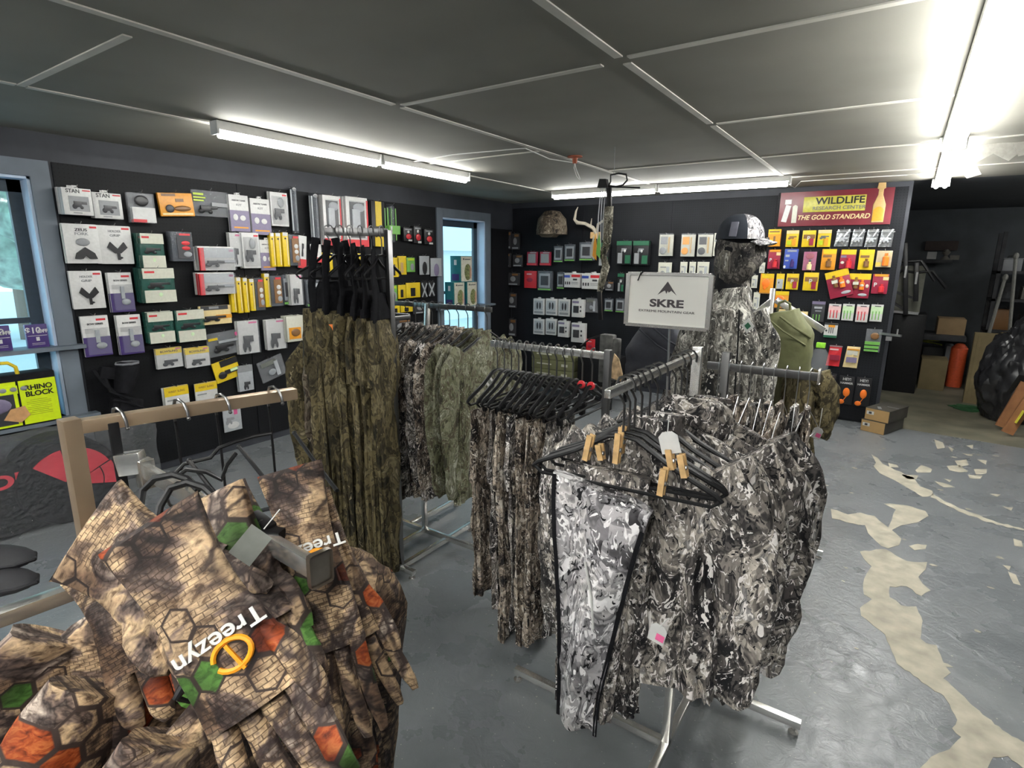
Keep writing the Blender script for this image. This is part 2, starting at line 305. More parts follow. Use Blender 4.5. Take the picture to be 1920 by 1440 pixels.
def nest(root, kids, par):
    ps = [c for c in root.children if c.name.split('.')[0] == par]
    if not ps: return
    p = ps[0]
    for c in list(root.children):
        if c.name.split('.')[0] in kids and c is not p: c.parent = p; c.location = c.location-p.location
# ------------------------------------------------------------------ room shell
def struct(o): o['kind'] = 'structure'; return o
def boxo(name, x0, x1, y0, y1, z0, z1, m, parent=None):
    return MB().box(((x0+x1)/2, (y0+y1)/2, (z0+z1)/2), (x1-x0, y1-y0, z1-z0)).obj(name, m, parent, False)
RX, FY, BK = 3.4, 11.2, -3.2
fl = struct(boxo('floor', LX-.3, RX, BK, FY, -.1, 0, FLOOR))
cy = 6.62
MB().prism([(-.02, cy), (RX, cy-.35), (RX, FY), (-.02, FY)], 0.0002, .0022, 'xy').obj('bare_floor_area', OLDCONC, fl, False)
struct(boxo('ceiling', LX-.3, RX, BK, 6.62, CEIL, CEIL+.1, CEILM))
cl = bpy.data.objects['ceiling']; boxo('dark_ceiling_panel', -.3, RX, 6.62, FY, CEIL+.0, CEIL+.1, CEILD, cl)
# left wall with two tall window openings
W1 = (.25, 1.33); W2 = (5.14, 5.98); WZ0, WZ1 = .56, 2.08
wl = struct(MB().box((LX-.075, (BK+W1[0])/2, CEIL/2), (.15, W1[0]-BK, CEIL)).box((LX-.075, (W1[1]+W2[0])/2, CEIL/2), (.15, W2[0]-W1[1], CEIL)).box((LX-.075, (W2[1]+BY+.1)/2, CEIL/2), (.15, BY+.1-W2[1], CEIL))
    .box((LX-.075, (W1[0]+W1[1])/2, WZ0/2), (.15, W1[1]-W1[0], WZ0)).box((LX-.075, (W2[0]+W2[1])/2, WZ0/2), (.15, W2[1]-W2[0], WZ0))
    .box((LX-.075, (W1[0]+W1[1])/2, (WZ1+CEIL)/2), (.15, W1[1]-W1[0], CEIL-WZ1)).box((LX-.075, (W2[0]+W2[1])/2, (WZ1+CEIL)/2), (.15, W2[1]-W2[0], CEIL-WZ1)).obj('wall_left', WALL, None, False))
wb = struct(boxo('wall_back', LX-.15, 0.0, BY, BY+.12, 0, CEIL, WALL))
struct(boxo('wall_right', RX, RX+.1, BK, FY, 0, CEIL, WALL)); struct(boxo('wall_far', -.2, RX, FY-.9, FY-.8, 0, CEIL, SLATE)); struct(boxo('wall_front', LX-.15, RX, BK-.1, BK, 0, CEIL, WALL))
struct(boxo('wall_side', -.12, 0.0, BY+.12, FY-.9, 0, CEIL, SLATE))
# pegboard sheets
ys = [1.45, 2.66, 3.88, 5.04]
for a, b in zip(ys, ys[1:]):
    boxo('pegboard', LX, LX+.008, a+.003, b-.003, .06, 1.11, PEGL, wl); boxo('pegboard', LX, LX+.008, a+.003, b-.003, 1.114, 2.18, PEGL, wl)
boxo('pegboard', LX, LX+.008, 6.12, 6.59, .06, 2.0, PEGL, wl)
for a, b in ((-4.48, -3.4), (-3.395, -2.26), (-2.255, -1.15)): boxo('pegboard', a, b, BY-.008, BY, .06, 2.28, PEGB, wb)
boxo('pegboard', -1.14, -.03, BY-.03, BY, .03, 2.3, PEGB, wb)
# ceiling seams
def seam(n, x0, y0, x1, y1, wd=.034):
    return struct(MB().bar((x0, y0, CEIL-.002), (x1, y1, CEIL-.002), wd, .006).obj('trim_%d' % n, BATT, None, False))
k = 0
for i, (X, segs) in enumerate(((-3.36, [(-3, 1.0), (1.04, 1.95), (4.1, 6.3)]), (-2.17, [(-3, 2.14), (2.2, 6.0)]), (-.97, [(-3, 2.12), (2.2, 3.35), (3.42, 5.95)]), (.24, [(-3, 1.9)]), (1.45, [(-3, 6.2)]))):
    for a, b in segs: k += 1; seam(k, X, a, X, b)
for X0, X1, Y in ((-3.36, -2.3, 1.02), (-2.14, -1.06, 2.17), (-.94, .2, 2.14), (-.94, .1, 3.38), (-.94, .1, 4.6), (-2.14, -1.0, 4.6), (-3.3, -2.2, 3.55), (-.94, 1.4, 5.8), (.26, 1.4, 4.6), (.26, 1.4, 3.3), (-3.36, -2.2, -.2), (-2.14, -1, -.2), (-.94, .2, -.2), (.3, 1.4, 2.1)):
    k += 1; seam(k, X0, Y, X1, Y, .03)

# floor wear: places where paint has flaked off to concrete
def fpoly(pts, jit=2):
    out = []
    n = len(pts)
    for i in range(n):
        a, b = Vector(pts[i]), Vector(pts[(i+1) % n]); L = (b-a).length; m = max(1, int(L/9))
        for q in range(m):
            p = a.lerp(b, q/m); p += Vector((random.uniform(-jit, jit), random.uniform(-jit, jit)))*(1 if q else .3)
            w_ = onp(p.x, p.y, 2, 0); out.append((w_.x, w_.y))
    return out
WEAR = [
 [(1558,955),(1590,965),(1614,962),(1640,968),(1665,990),(1672,975),(1680,955),(1658,945),(1700,948),(1735,958),(1741,968),(1720,980),(1690,985),(1672,994),(1690,1010),(1686,1022),(1665,1028),(1652,1024),(1640,1012),(1628,1000),(1622,985),(1600,982),(1575,975),(1560,972)],
 [(1612,1034),(1660,1030),(1680,1042),(1700,1052),(1725,1055),(1738,1054),(1735,1068),(1722,1082),(1730,1095),(1745,1108),(1728,1118),(1700,1100),(1668,1100),(1668,1120),(1690,1135),(1702,1138),(1718,1138),(1730,1165),(1726,1198),(1736,1206),(1756,1210),(1768,1240),(1782,1262),(1768,1272),(1800,1300),(1822,1322),(1850,1345),(1880,1370),(1925,1395),(1925,1445),(1890,1418),(1862,1420),(1850,1445),(1720,1445),(1745,1420),(1780,1405),(1802,1382),(1785,1366),(1795,1350),(1770,1305),(1738,1285),(1705,1260),(1682,1245),(1672,1220),(1660,1190),(1640,1175),(1615,1155),(1613,1140),(1635,1124),(1620,1115),(1618,1095),(1625,1075),(1634,1062),(1620,1048)],
 [(1634,852),(1645,858),(1655,870),(1680,882),(1712,895),(1725,912),(1748,920),(1750,928),(1730,932),(1715,922),(1690,908),(1665,895),(1650,888),(1638,874),(1642,868)],
 [(1716,882),(1728,872),(1748,880),(1745,886),(1720,886)],[(1752,824),(1768,830),(1772,840),(1758,842)],[(1790,864),(1812,862),(1816,872),(1798,876)],[(1775,874),(1800,873),(1815,884),(1800,886),(1780,882)],
 [(1826,880),(1850,880),(1850,888),(1830,890)],[(1832,862),(1850,864),(1848,871)],[(1704,1024),(1720,1020),(1738,1022),(1735,1030),(1715,1032)],[(1665,868),(1682,872),(1685,877),(1668,876)],[(1812,836),(1825,834),(1824,842)],
 [(1900,1010),(1915,1015),(1918,1026),(1902,1024)],[(1880,1060),(1895,1062),(1892,1070)],[(1890,1072),(1905,1078),(1914,1098),(1900,1094)],[(1815,890),(1842,892),(1838,898),(1818,897)],[(1752,903),(1770,906),(1790,914),(1770,914)],
 [(1880,950),(1900,952),(1896,958)],[(1778,838),(1788,842),(1785,848)],[(1690,890),(1722,892),(1718,899),(1700,898)],[(1770,898),(1785,900),(1780,904)],[(1804,850),(1824,852),(1822,856)],[(1856,926),(1876,928),(1870,932)],[(1748,925),(1752,928),(1800,954),(1870,980),(1920,992),(1920,995),(1868,984),(1798,959),(1745,932)]]
for pts in WEAR:
    MB().prism(fpoly(pts, 1.6 if len(pts) > 8 else .8), .0002, .0016, 'xy').obj('bare_concrete_patch', CONC, fl, False)
for i in range(70):      # small flakes on the right side
    x, y = random.uniform(-.3, 2.2), random.uniform(1.6, 6.3); r = random.uniform(.006, .022); n = 7
    MB().prism([(x+r*random.uniform(.5, 1.5)*math.cos(a*2*PI/n), y+r*random.uniform(.4, .9)*math.sin(a*2*PI/n)) for a in range(n)], .0002, .0014, 'xy').obj('bare_concrete_patch', CONC, fl, False)

# ------------------------------------------------------------------ windows
GLASS = clear('window_glass', (.8, .9, .95), .12, .02); SASH = mat('dark_sash', (.03, .045, .06), .5); REV = mat('daylight_tinted_reveal', (.5, .6, .74), .6, 0, .1, 4)  # reveal colour carries the blue daylight falling on the jambs
def window(n, y0, y1):
    root = struct(thing('window_%d' % n, None, None, (LX, (y0+y1)/2, WZ0))); h = (y1-y0)/2; H = WZ1-WZ0; cw = .1
    MB().box((.012, -h-cw/2, H/2), (.024, cw, H+2*cw)).box((.012, h+cw/2, H/2), (.024, cw, H+2*cw)).box((.013, 0, H+cw/2), (.026, 2*h, cw)).obj('casing', FRAME, root, False)
    MB().box((-.07, h-.008, H/2), (.15, .016, H)).box((-.07, -h+.008, H/2), (.15, .016, H)).box((-.07, 0, H-.008), (.15, 2*h, .016)).obj('reveal', REV, root, False)
    MB().box((-.13, h-.05, H/2), (.035, .07, H)).box((-.13, -h+.05, H/2), (.035, .07, H)).box((-.13, 0, H-.05), (.035, 2*h, .08)).box((-.13, 0, .03), (.035, 2*h, .06)).box((-.132, 0, H*.42), (.03, 2*h, .035)).obj('sash', SASH, root, False)
    MB().box((-.13, 0, H/2), (.004, 2*h-.1, H-.08)).obj('pane', GLASS, root, False)
    MB().box((-.01, 0, .46), (.19, 2*h+.26, .024)).obj('shelf_board', FRAME, root, False)
    MB().box((-.01, 0, -.012), (.2, 2*h+.3, .024)).obj('sill', FRAME, root, False)
    return root
window(1, *W1); window(2, *W2)
# outside
OUT = mat('pale_gravel', (.5, .5, .48), .9); LEAF = mat('outdoor_foliage', (.4, .55, .45), .9, 0, .5, 6, .5); WH = mat('white_siding', (.8, .8, .8), .6); ROOF = mat('metal_roof', (.5, .53, .55), .4)
struct(boxo('ground', -40, LX-.15, -30, 40, -.45, -.35, OUT))
hs = thing('outbuilding', 'white shed with a pale roof outside the far window', 'shed', (-14, 13, -.35)); MB().box((0, 0, 1.1), (4, 9, 2.2)).obj('wall', WH, hs, False); MB().prism([(-2.4, 2.2), (0, 3.3), (2.4, 2.2)], -4.8, 4.8).obj('roof', ROOF, hs, False)
def tree(x, y, h, lab, seed):
    random.seed(seed); t = thing('tree', lab, 'tree', (x, y, -.35), 0, 'trees outside the windows'); MB().tube([(0, 0, 0), (.05, 0, h*.5), (0, .1, h*.8)], [.16, .12, .05]).obj('trunk', mat('bark', (.12, .09, .06), .9), t)
    m = MB()
    for i in range(26):
        a, b = random.uniform(0, 6.28), random.uniform(0, 1); r = h*.3*(1-abs(b-.4)); m.ell((r*math.cos(a), r*math.sin(a), h*(.35+.6*b)), (h*.13, h*.13, h*.1), 8)
    m.obj('crown', LEAF, t)
tree(-11, 2.2, 5.2, 'bushy green tree outside the left window', 3); tree(-22, 19, 8, 'tall green tree behind the white shed', 4); tree(-17, 4.5, 7, 'green tree farther out past the left window', 5); tree(-24, 27, 9, 'tall green tree farthest behind the shed', 6)
random.seed(11)

# ------------------------------------------------------------------ lamps
TUBEM = mat('glowing_tube', (1, 1, 1), .5, 0, 0, 1, 0, (.98, .98, .95), TUBE)
def lamp(x0, y0, x1, y1, lab, tubes=1, w=.055, z=CEIL, drop=.07):
    c = Vector(((x0+x1)/2, (y0+y1)/2, z)); d = Vector((x1-x0, y1-y0, 0)); L = d.length; d.normalize(); s = d.cross(Vector((0, 0, 1)))
    t = thing('ceiling_light', lab, 'light', c, 0, 'fluorescent ceiling lights')
    MB().bar(-d*L/2+Vector((0, 0, -drop*.38)), d*L/2+Vector((0, 0, -drop*.38)), w*.9*tubes, drop*.7, bev=.004).obj('housing', MATS_white, t)
    for k in range(tubes):
        o = s*((k-(tubes-1)/2)*w*1.15)+Vector((0, 0, -drop-.006)); MB().tube([-d*(L/2-.02)+o, d*(L/2-.02)+o], .017, 10).obj('tube', TUBEM, t)
    for e in (-1, 1): MB().box(d*e*(L/2)+Vector((0, 0, -drop*.6)), (abs(d.y)*w*tubes*1.1+.012, abs(d.x)*w*tubes*1.1+.012, drop)).obj('end_cap', MATS_white, t)
    return t
a = onp(400, 258, 2, 2.27); b = onp(886, 340, 2, 2.27); LXX = -3.25
lamp(LXX, 1.83, LXX, 3.03, 'white ceiling light along left wall, nearer half of the pair'); lamp(LXX, 3.06, LXX, 4.06, 'white ceiling light along left wall, farther half of the pair')
lamp(-3.28, 5.62, -2.1, 5.62, 'ceiling light before back wall, left half behind the hanging bow'); lamp(-2.08, 5.64, -.9, 5.66, 'ceiling light before back wall, right half ending near red banner')
lamp(.15, 1.96, .16, 4.42, 'long twin tube ceiling light at upper right', 2); lamp(.17, 4.5, .2, 6.5, 'far twin tube ceiling light over the dark back area', 2)
lamp(.12, -2.4, .13, 0.0, 'twin tube ceiling light overhead behind the viewer', 2); lamp(-2.2, -1.9, -2.2, .3, 'ceiling light over the front garment rack', 2)
lamp(-.95, -2.7, -.95, -.3, 'added unseen ceiling light just behind the viewer, brightening what faces it', 2); lamp(2.7, 6.9, 2.7, 9.3, 'added unseen ceiling light beyond right edge, brightening the dark back area')  # unseen added lamps: brighten surfaces facing the viewer, and the back area
# hanging octagon cap and loose wires
j = onp(1078, 293, 2, CEIL)
t = thing('junction_box', 'round orange junction cap on ceiling with loose wires', 'junction box', j)
MB().lathe([(.0, 0), (.055, 0), (.055, -.008), (.02, -.012), (.016, -.05), (.0, -.05)]).obj('cap', mat('rust_orange', (.35, .08, .03), .6), t)
MB().tube([(0, 0, -.04), (.01, .01, -.09), (.05, 0, -.16)], .003, 6).tube([(0, 0, -.04), (-.01, .01, -.08), (.02, 0, -.14), (.06, 0, -.18)], .003, 6).obj('wire', MATS_white, t)
def cable(name, pts, lab, r=.004):
    p = [onp(*q, 2, CEIL-.012) for q in pts]; o = MB().tube(p, r, 6).obj(name, MATS_white); return tag(o, lab, 'cable')
cable('ceiling_cable', [(765, 305), (850, 290), (960, 280), (985, 278), (1030, 298), (1075, 305)], 'white cable stapled across ceiling to the orange cap')
cable('ceiling_cable', [(1478, 345), (1490, 352), (1502, 340), (1600, 334), (1700, 328), (1765, 318)], 'white cable running from back light towards right light')
# paper scraps hanging at the right light
t = thing('insulation_scrap', 'torn white paper scrap hanging beside right ceiling light', 'paper', onp(1830, 300, 2, 2.25))
m = MB(); pts = [(-.12, .02), (-.02, -.1), (.02, -.07), (.06, .0), (.2, .08), (.22, .04), (.1, -.02), (.26, .1), (.28, .13), (.1, .1), (-.02, .06), (-.1, .09)]
MB().prism([(-.13, .08), (-.11, -.02), (-.03, -.11), (.04, -.09), (.0, -.02), (.08, .03), (.16, -.02), (.2, .02), (.26, .08), (.1, .09)], -.01, .0).obj('sheet', mat('torn_paper', (.3, .29, .26), .8), t, False)
MB().prism([(.16, .08), (.2, .0), (.3, .02), (.34, .06), (.28, .09)], -.03, -.02).obj('flap', MATS['torn_paper'], t, False)
# ------------------------------------------------------------------ packages on the walls
# overlay: (kind, colour, x0, x1, z0, z1, depth[, text])   x and z run 0..1 from the top left
T = lambda s, c, z, h=.1, x0=.15, x1=.85: ('t', c, x0, x1, z-h/2, z+h/2, .001, s)
STY = {
 'box': ('boxed_bow_rest', 'box', 'W', .03, 1, [T('STAN', 'D', .12, .17, .12, .62), ('b', 'R', .7, .97, .05, .1, .001), ('r', 'G', .2, .88, .3, .86, .002), ('m', 'D', .28, .8, .4, .78, .006), ('b', 'G', .3, .6, .9, .94, .001)]),
 'zeus': ('bow_accessory_card', 'package', 'W', .013, 0, [T('ZEUS', 'D', .14, .08, .3, .7), T('FORK', 'G', .24, .08, .3, .7), ('b', 'R', .75, .95, .04, .09, .001), ('e', 'G', .3, .7, .35, .55, .01), ('a', 'K', .22, .85, .58, .88, .014)]),
 'fork': ('bow_accessory_card', 'package', 'W', .013, 0, [T('HOLDER', 'G', .14, .07, .3, .7), T('GRIP', 'G', .25, .07, .3, .7), ('b', 'R', .72, .95, .04, .09, .001), ('v', 'K', .22, .82, .42, .9, .012)]),
 'purp': ('rangefinder_card', 'package', 'W', .014, 0, [('b', 'R', .55, .9, .07, .12, .001), T('BOW SERIES', 'D', .2, .06), ('b', 'P', .0, 1, .52, 1, .002), ('b', 'W', .0, .4, .42, .52, .004), ('e', 'S', .42, .82, .66, .82, .02), ('b', 'S', .45, .6, .35, .66, .01), ('k', 'c', .1, .95, .3, .95, .022)]),
 'clamr': ('clamshell_pack', 'package', 'c', .02, 0, [('e', 'K', .2, .75, .08, .45, .01), ('b', 'W', .08, .98, .48, .98, .004), ('b', 'R', .08, .6, .88, .98, .006), T('BOW RELEASE', 'D', .66, .06)]),
 'orange': ('orange_release_card', 'package', 'O', .012, 0, [('b', 'N', .1, .5, .03, .14, .002), ('b', 'N', .48, .72, .24, .38, .003), ('e', 'D', .15, .4, .5, .85, .012), ('e', 'N', .4, .9, .55, .8, .014), ('b', 'X', .05, .95, .86, .95, .002)]),
 'clamd': ('clamshell_pack', 'package', 'c', .02, 0, [('b', 'J', .02, .3, .12, .2, .003), ('b', 'J', .02, .35, .26, .32, .003), ('b', 'J', .02, .3, .37, .43, .003), ('m', 'K', .1, .65, .5, .9, .02), ('b', 'G', .5, .95, .45, .6, .01)]),
 'tall2': ('calibration_tool_box', 'box', 'W', .012, 1, [('b', 'V', .0, 1, .42, 1, .0015), T('ARROW TUNER', 'D', .15, .06), T('KIT', 'G', .27, .06), ('e', 'W', .15, .4, .52, .7, .003), ('e', 'W', .5, .8, .55, .7, .003), ('b', 'O', .15, .9, .87, .91, .002)]),
 'wtool': ('scope_part_card', 'package', 'W', .016, 0, [('m', 'K', .12, .72, .38, .82, .02), ('e', 'G', .4, .75, .15, .45, .012), ('b', 'R', .7, .95, .05, .1, .001), ('k', 'c', .06, .94, .12, .95, .026)]),
 'tube': ('clear_arrow_tube', 'tube', 'd', .03, 0, [('b', 'S', .2, .3, .05, .95, .004), ('b', 'G', .5, .62, .05, .95, .006), ('e', 'W', .35, .65, .0, .08, .01)]),
 'tubeg': ('clear_arrow_tube', 'tube', 'd', .03, 0, [('b', 'E', .05, .12, .08, .95, .004), ('b', 'E', .35, .42, .08, .95, .006), ('b', 'E', .7, .76, .08, .95, .006), ('b', 'E', .1, .98, .55, .78, .02), ('b', 'W', .2, .32, .57, .76, .022)]),
 'redf': ('boxed_release_aid', 'box', 'W', .03, 0, [('b', 'K', .16, .84, .1, .82, .002), ('b', 'L', .25, .6, .25, .75, .012), ('b', 'R', .0, 1, .86, 1, .003), ('b', 'R', .94, 1, .05, .9, .004), ('e', 'S', .3, .85, .12, .3, .012), ('k', 'c', .14, .86, .08, .84, .02)]),
 'yband': ('yellow_card_pack', 'package', 'K', .014, 0, [('b', 'Y', .3, .75, .0, .55, .003), ('b', 'Y', .2, 1, .78, 1, .003), ('m', 'D', .2, .8, .55, .8, .01)]),
 'brd': ('blister_pack', 'package', 'K', .014, 0, [('e', 'R', .2, .8, .45, .85, .012), ('b', 'G', .15, .85, .08, .18, .002), ('e', 'W', .35, .6, .2, .4, .01), ('b', 'W', .5, .9, .88, 1, .002)]),
 'gw': ('game_camera_box', 'box', 'g', .03, 0, [('b', 'A', .05, 1, .0, .3, .006), ('b', 'R', .1, .4, .08, .14, .007), ('b', 'A', .05, 1, .64, 1, .006), ('e', 'I', .45, .6, .7, .84, .008), ('m', 'K', .15, .85, .36, .6, .004)]),
 'dual': ('bow_sight_clamshell', 'package', 'W', .02, 0, [('b', 'R', .0, .12, .05, 1, .022), ('b', 'L', .16, 1, .04, .46, .002), T('DUAL TRAC', 'G', .25, .2, .2, .9), ('b', 'S', .5, .98, .55, .66, .012), ('m', 'K', .15, .68, .5, .85, .022), ('b', 'H', .85, .97, .1, .2, .002), ('k', 'c', .03, 1, .04, .98, .026)]),
 'ystrip': ('yellow_arrow_rest_pack', 'package', 'Y', .04, 0, [('b', 'W', .1, .9, .0, .1, .002), ('b', 'K', .35, .65, .15, .2, .001), ('b', 'X', .62, .82, .12, .95, .003)]),
 'dclear': ('clamshell_pack', 'package', 'd', .03, 0, [('b', 'N', .25, .9, .12, .9, .004), ('e', 'W', .45, .85, .3, .45, .008), ('e', 'W', .45, .85, .48, .62, .008), ('e', 'S', .5, .9, .66, .85, .01), ('b', 'R', .4, .9, .05, .12, .002)]),
 'wred': ('quiver_part_card', 'package', 'W', .01, 0, [('b', 'R', .0, 1, .72, 1, .002), ('m', 'K', .4, .62, .12, .65, .01)]),
 'wdark': ('stabilizer_card', 'package', 'W', .018, 0, [('b', 'H', .55, .95, .04, .09, .001), ('m', 'K', .15, .7, .3, .95, .016), ('k', 'c', .0, 1, .0, 1, .02)]),
 'brown': ('brown_release_card', 'package', 'A', .016, 0, [('b', 'O', .1, .75, .45, .9, .003), ('e', 'N', .2, .7, .5, .8, .012)]),
 'ohor': ('orange_sight_clamshell', 'package', 'X', .018, 0, [('b', 'D', .05, .9, .0, .22, .003), ('b', 'G', .3, .6, .04, .16, .004), ('m', 'K', .05, .8, .45, .85, .018), ('b', 'O', .5, 1, .5, .7, .004)]),
 'bag': ('poly_bag', 'package', 'c', .02, 0, [('m', 'K', .12, .75, .45, .85, .014), ('b', 'Y', .02, .3, .2, .3, .004), ('b', 'H', .85, .98, .1, .25, .004), ('b', 'S', .3, .95, .35, .45, .016)]),
 'ytop': ('sling_card', 'package', 'W', .01, 0, [('b', 'Y', .0, 1, .0, .3, .0015), T('BOWSLING', 'K', .17, .12), ('b', 'H', .75, .95, .04, .1, .002), ('m', 'K', .2, .8, .5, .9, .01), ('k', 'c', .0, 1, .0, 1, .014)]),
 'ytopw': ('sling_card', 'package', 'W', .008, 0, [('b', 'Y', .0, 1, .0, .4, .0015), T('WRIST SLING', 'N', .2, .13, .08, .92), ('b', 'G', .08, .5, .55, .62, .001)]),
 'ytilt': ('yellow_card_pack', 'package', 'Y', .012, 0, [('b', 'K', .3, 1, .0, .3, .003), ('e', 'K', .1, .45, .5, .85, .016), ('b', 'K', .4, .95, .5, .68, .014), ('b', 'I', .6, .9, .5, .62, .016)]),
 'gsmall': ('small_part_card', 'package', 'L', .01, 0, [('b', 'G', .0, 1, .0, .25, .001), ('m', 'D', .3, .75, .55, .95, .008)]),
 'pic': ('picture_card', 'package', 'L', .01, 0, [('e', 'W', .2, .85, .6, .9, .002), ('b', 'H', .6, .8, .05, .3, .001), ('m', 'G', .1, .6, .3, .7, .003)]),
 'yhand': ('yellow_card_pack', 'package', 'Y', .01, 0, [('b', 'K', .3, .62, .35, .9, .004)]),
 'green': ('green_card_pack', 'package', 'E', .01, 0, [('e', 'G', .4, .9, .4, .9, .006), ('b', 'J', .1, .9, .05, .2, .002)]),
 'arch': ('clear_card_pack', 'package', 'L', .01, 0, [('e', 'K', .25, .75, .3, 1, .006)]),
 'xpk': ('sling_webbing_pack', 'package', 'K', .01, 0, [('x', 'L', .1, .9, .1, .95, .006)]),
 'dark': ('dark_blister_pack', 'package', 'D', .014, 0, [('e', 'G', .25, .75, .25, .7, .008), ('b', 'S', .1, .9, .85, .95, .002), ('b', 'N', .4, .95, .05, .2, .002)]),
 'redbox': ('red_framed_pack', 'package', 'M', .014, 0, [('b', 'G', .12, .85, .15, .8, .003), ('b', 'R', .0, .95, .84, .96, .004), ('b', 'S', .3, .9, .03, .1, .003)]),
 'redp': ('red_pack', 'package', 'R', .014, 0, [('e', 'M', .2, .7, .4, .65, .006), ('b', 'Z', .2, .6, .15, .22, .002)]),
 'gclam': ('grey_clamshell', 'package', 'd', .018, 0, [('b', 'S', .12, .88, .12, .85, .004), ('b', 'D', .25, .78, .25, .72, .01), ('b', 'E', .05, .95, .9, .97, .004)]),
 'grnpk': ('green_clamshell', 'package', 'K', .018, 0, [('b', 'U', .0, 1, .0, .18, .008), ('b', 'G', .1, .4, .5, .95, .006), ('m', 'G', .3, .7, .25, .5, .016), ('b', 'U', .6, .95, .6, .95, .01), ('e', 'W', .5, .65, .35, .48, .018)]),
 'wbox2': ('broadhead_box', 'box', 'W', .03, 1, [('b', 'B', .0, .35, .15, .32, .002), ('b', 'R', .45, .98, .1, .28, .002), ('b', 'D', .55, .8, .38, .5, .003), ('b', 'D', .05, .12, .6, .8, .002), ('b', 'D', .18, .25, .6, .8, .002), ('b', 'D', .31, .38, .6, .8, .002), ('b', 'G', .45, .85, .62, .66, .001), ('b', 'G', .45, .85, .72, .76, .001)]),
 'wnock': ('nock_pack', 'package', 'W', .014, 1, [('b', 'L', .12, .88, .12, .72, .003), ('e', 'D', .3, .48, .22, .65, .008), ('e', 'D', .55, .73, .22, .65, .008), ('b', 'G', .1, .9, .78, .92, .002)]),
 'wcam': ('camera_part_box', 'box', 'W', .03, 1, [('b', 'D', .15, .6, .35, .75, .006), ('b', 'D', .7, .82, .35, .45, .003), ('b', 'D', .7, .82, .58, .68, .003), ('b', 'V', .05, .6, .08, .2, .002)]),
 'cbag': ('poly_bag', 'package', 'c', .016, 0, [('e', 'S', .3, .6, .5, .8, .01), ('b', 'F', .1, .7, .1, .3, .004), ('b', 'L', .6, .75, .2, .9, .008)]),
 'call': ('turkey_call_card', 'package', 'A', .014, 0, [('b', 'CC', .1, .58, .1, .45, .002), ('e', 'CC', .05, .55, .58, .92, .012), ('b', 'C', .66, .76, .12, .85, .01), ('k', 'c', .0, 1, -.06, 1, .014)]),
 'card2': ('call_part_card', 'package', 'A', .01, 0, [('b', 'G', .15, .6, .3, .38, .001), ('b', 'L', .62, .85, .3, .9, .003), ('e', 'G', .2, .5, .6, .85, .003)]),
 # scents and lures
 'sbox': ('scent_lure_box', 'box', 'O', .05, 0, [('b', 'Y', .0, 1, .0, .28, .003), ('b', 'N', .1, .9, .1, .18, .004), ('b', 'N', .45, .62, .4, .85, .006), ('b', 'Y', .1, .5, .6, .8, .004)]),
 'sw': ('scent_wick_pack', 'package', 'Y', .014, 0, [('b', 'X', .0, 1, .0, .2, .003), ('m', 'N', .15, .85, .28, .55, .004), ('b', 'O', .55, .8, .5, .92, .012), ('b', 'J', .1, .42, .62, .88, .004)]),
 'sp': ('scent_wick_pack', 'package', 'Y', .014, 0, [('b', 'N', .1, .95, .25, .5, .003), ('b', 'M', .58, .88, .5, .9, .012), ('t', 'W', .35, .65, .2, .8, .02, 'P')]),
 'pouch': ('foil_pouch', 'pouch', 'S', .016, 0, [('b', 'G', .0, 1, .12, .16, .003), ('m', 'L', .2, .8, .4, .75, .006)]),
 'swr': ('scent_bottle_card', 'package', 'M', .016, 0, [('b', 'O', .1, .95, .0, .12, .003), ('b', 'X', .65, 1, .14, .3, .002), ('t', 'W', .08, .34, .25, .85, .004, 'P'), ('c', 'R', .42, .82, .5, .92, .018), ('e', 'W', .48, .76, .6, .78, .03)]),
 'blue': ('blue_lure_pack', 'package', 'B', .03, 0, [('b', 'L', .1, .4, .28, .4, .004), ('b', 'S', .2, .9, .05, .14, .004), ('c', 'P', .5, .8, .5, .9, .016), ('e', 'W', .0, .2, .82, .98, .004), ('b', 'L', .1, .35, .55, .62, .004)]),
 'rround': ('rounded_lure_clamshell', 'package', 'H', .016, 0, [('e', 'M', .15, .85, .08, .4, .008), ('c', 'X', .3, .75, .55, .96, .016), ('e', 'D', .45, .65, .4, .55, .02), ('k', 'c', .0, 1, .0, 1, .02)]),
 'bottle': ('scent_bottle_card', 'package', 'O', .018, 0, [('b', 'Y', .1, 1, .0, .24, .003), ('b', 'N', .1, .7, .28, .4, .003), ('c', 'N', .35, .75, .45, .85, .018), ('e', 'Y', .42, .7, .55, .78, .032)]),
 'ybot': ('scent_bottle_card', 'package', 'M', .018, 0, [('b', 'Y', .05, 1, .0, .26, .003), ('b', 'V', .05, .4, .3, .42, .003), ('c', 'R', .4, .8, .45, .95, .016), ('e', 'A', .4, .78, .68, .86, .03), ('e', 'A', .05, .3, .6, .75, .004)]),
 'obot': ('scent_bottle_card', 'package', 'X', .014, 0, [('c', 'Q', .4, .85, .15, .9, .016), ('b', 'Y', .0, .35, .7, .95, .003), ('k', 'c', .0, 1, .0, 1, .02)]),
 'splash': ('orange_powder_card', 'package', 'O', .012, 0, [('b', 'Y', .1, 1, .0, .22, .003), ('e', 'Q', .15, .75, .25, .7, .014), ('e', 'Q', .25, .5, .5, .8, .012), ('b', 'N', .0, 1, .95, 1, .002)]),
 'swhite': ('narrow_card', 'package', 'Y', .012, 0, [('b', 'L', .12, .9, .35, .98, .006), ('e', 'D', .3, .45, .5, .65, .01)]),
 'duo': ('scent_set_card', 'package', 'M', .016, 0, [('b', 'Y', .0, 1, .0, .24, .003), ('c', 'N', .25, .45, .15, .6, .016), ('b', 'A', .22, .48, .33, .45, .034), ('c', 'Q', .52, .75, .25, .65, .018), ('e', 'A', .53, .74, .4, .55, .036), ('e', 'L', .5, .92, .8, .92, .006), ('e', 'A', .8, .95, .42, .58, .006)]),
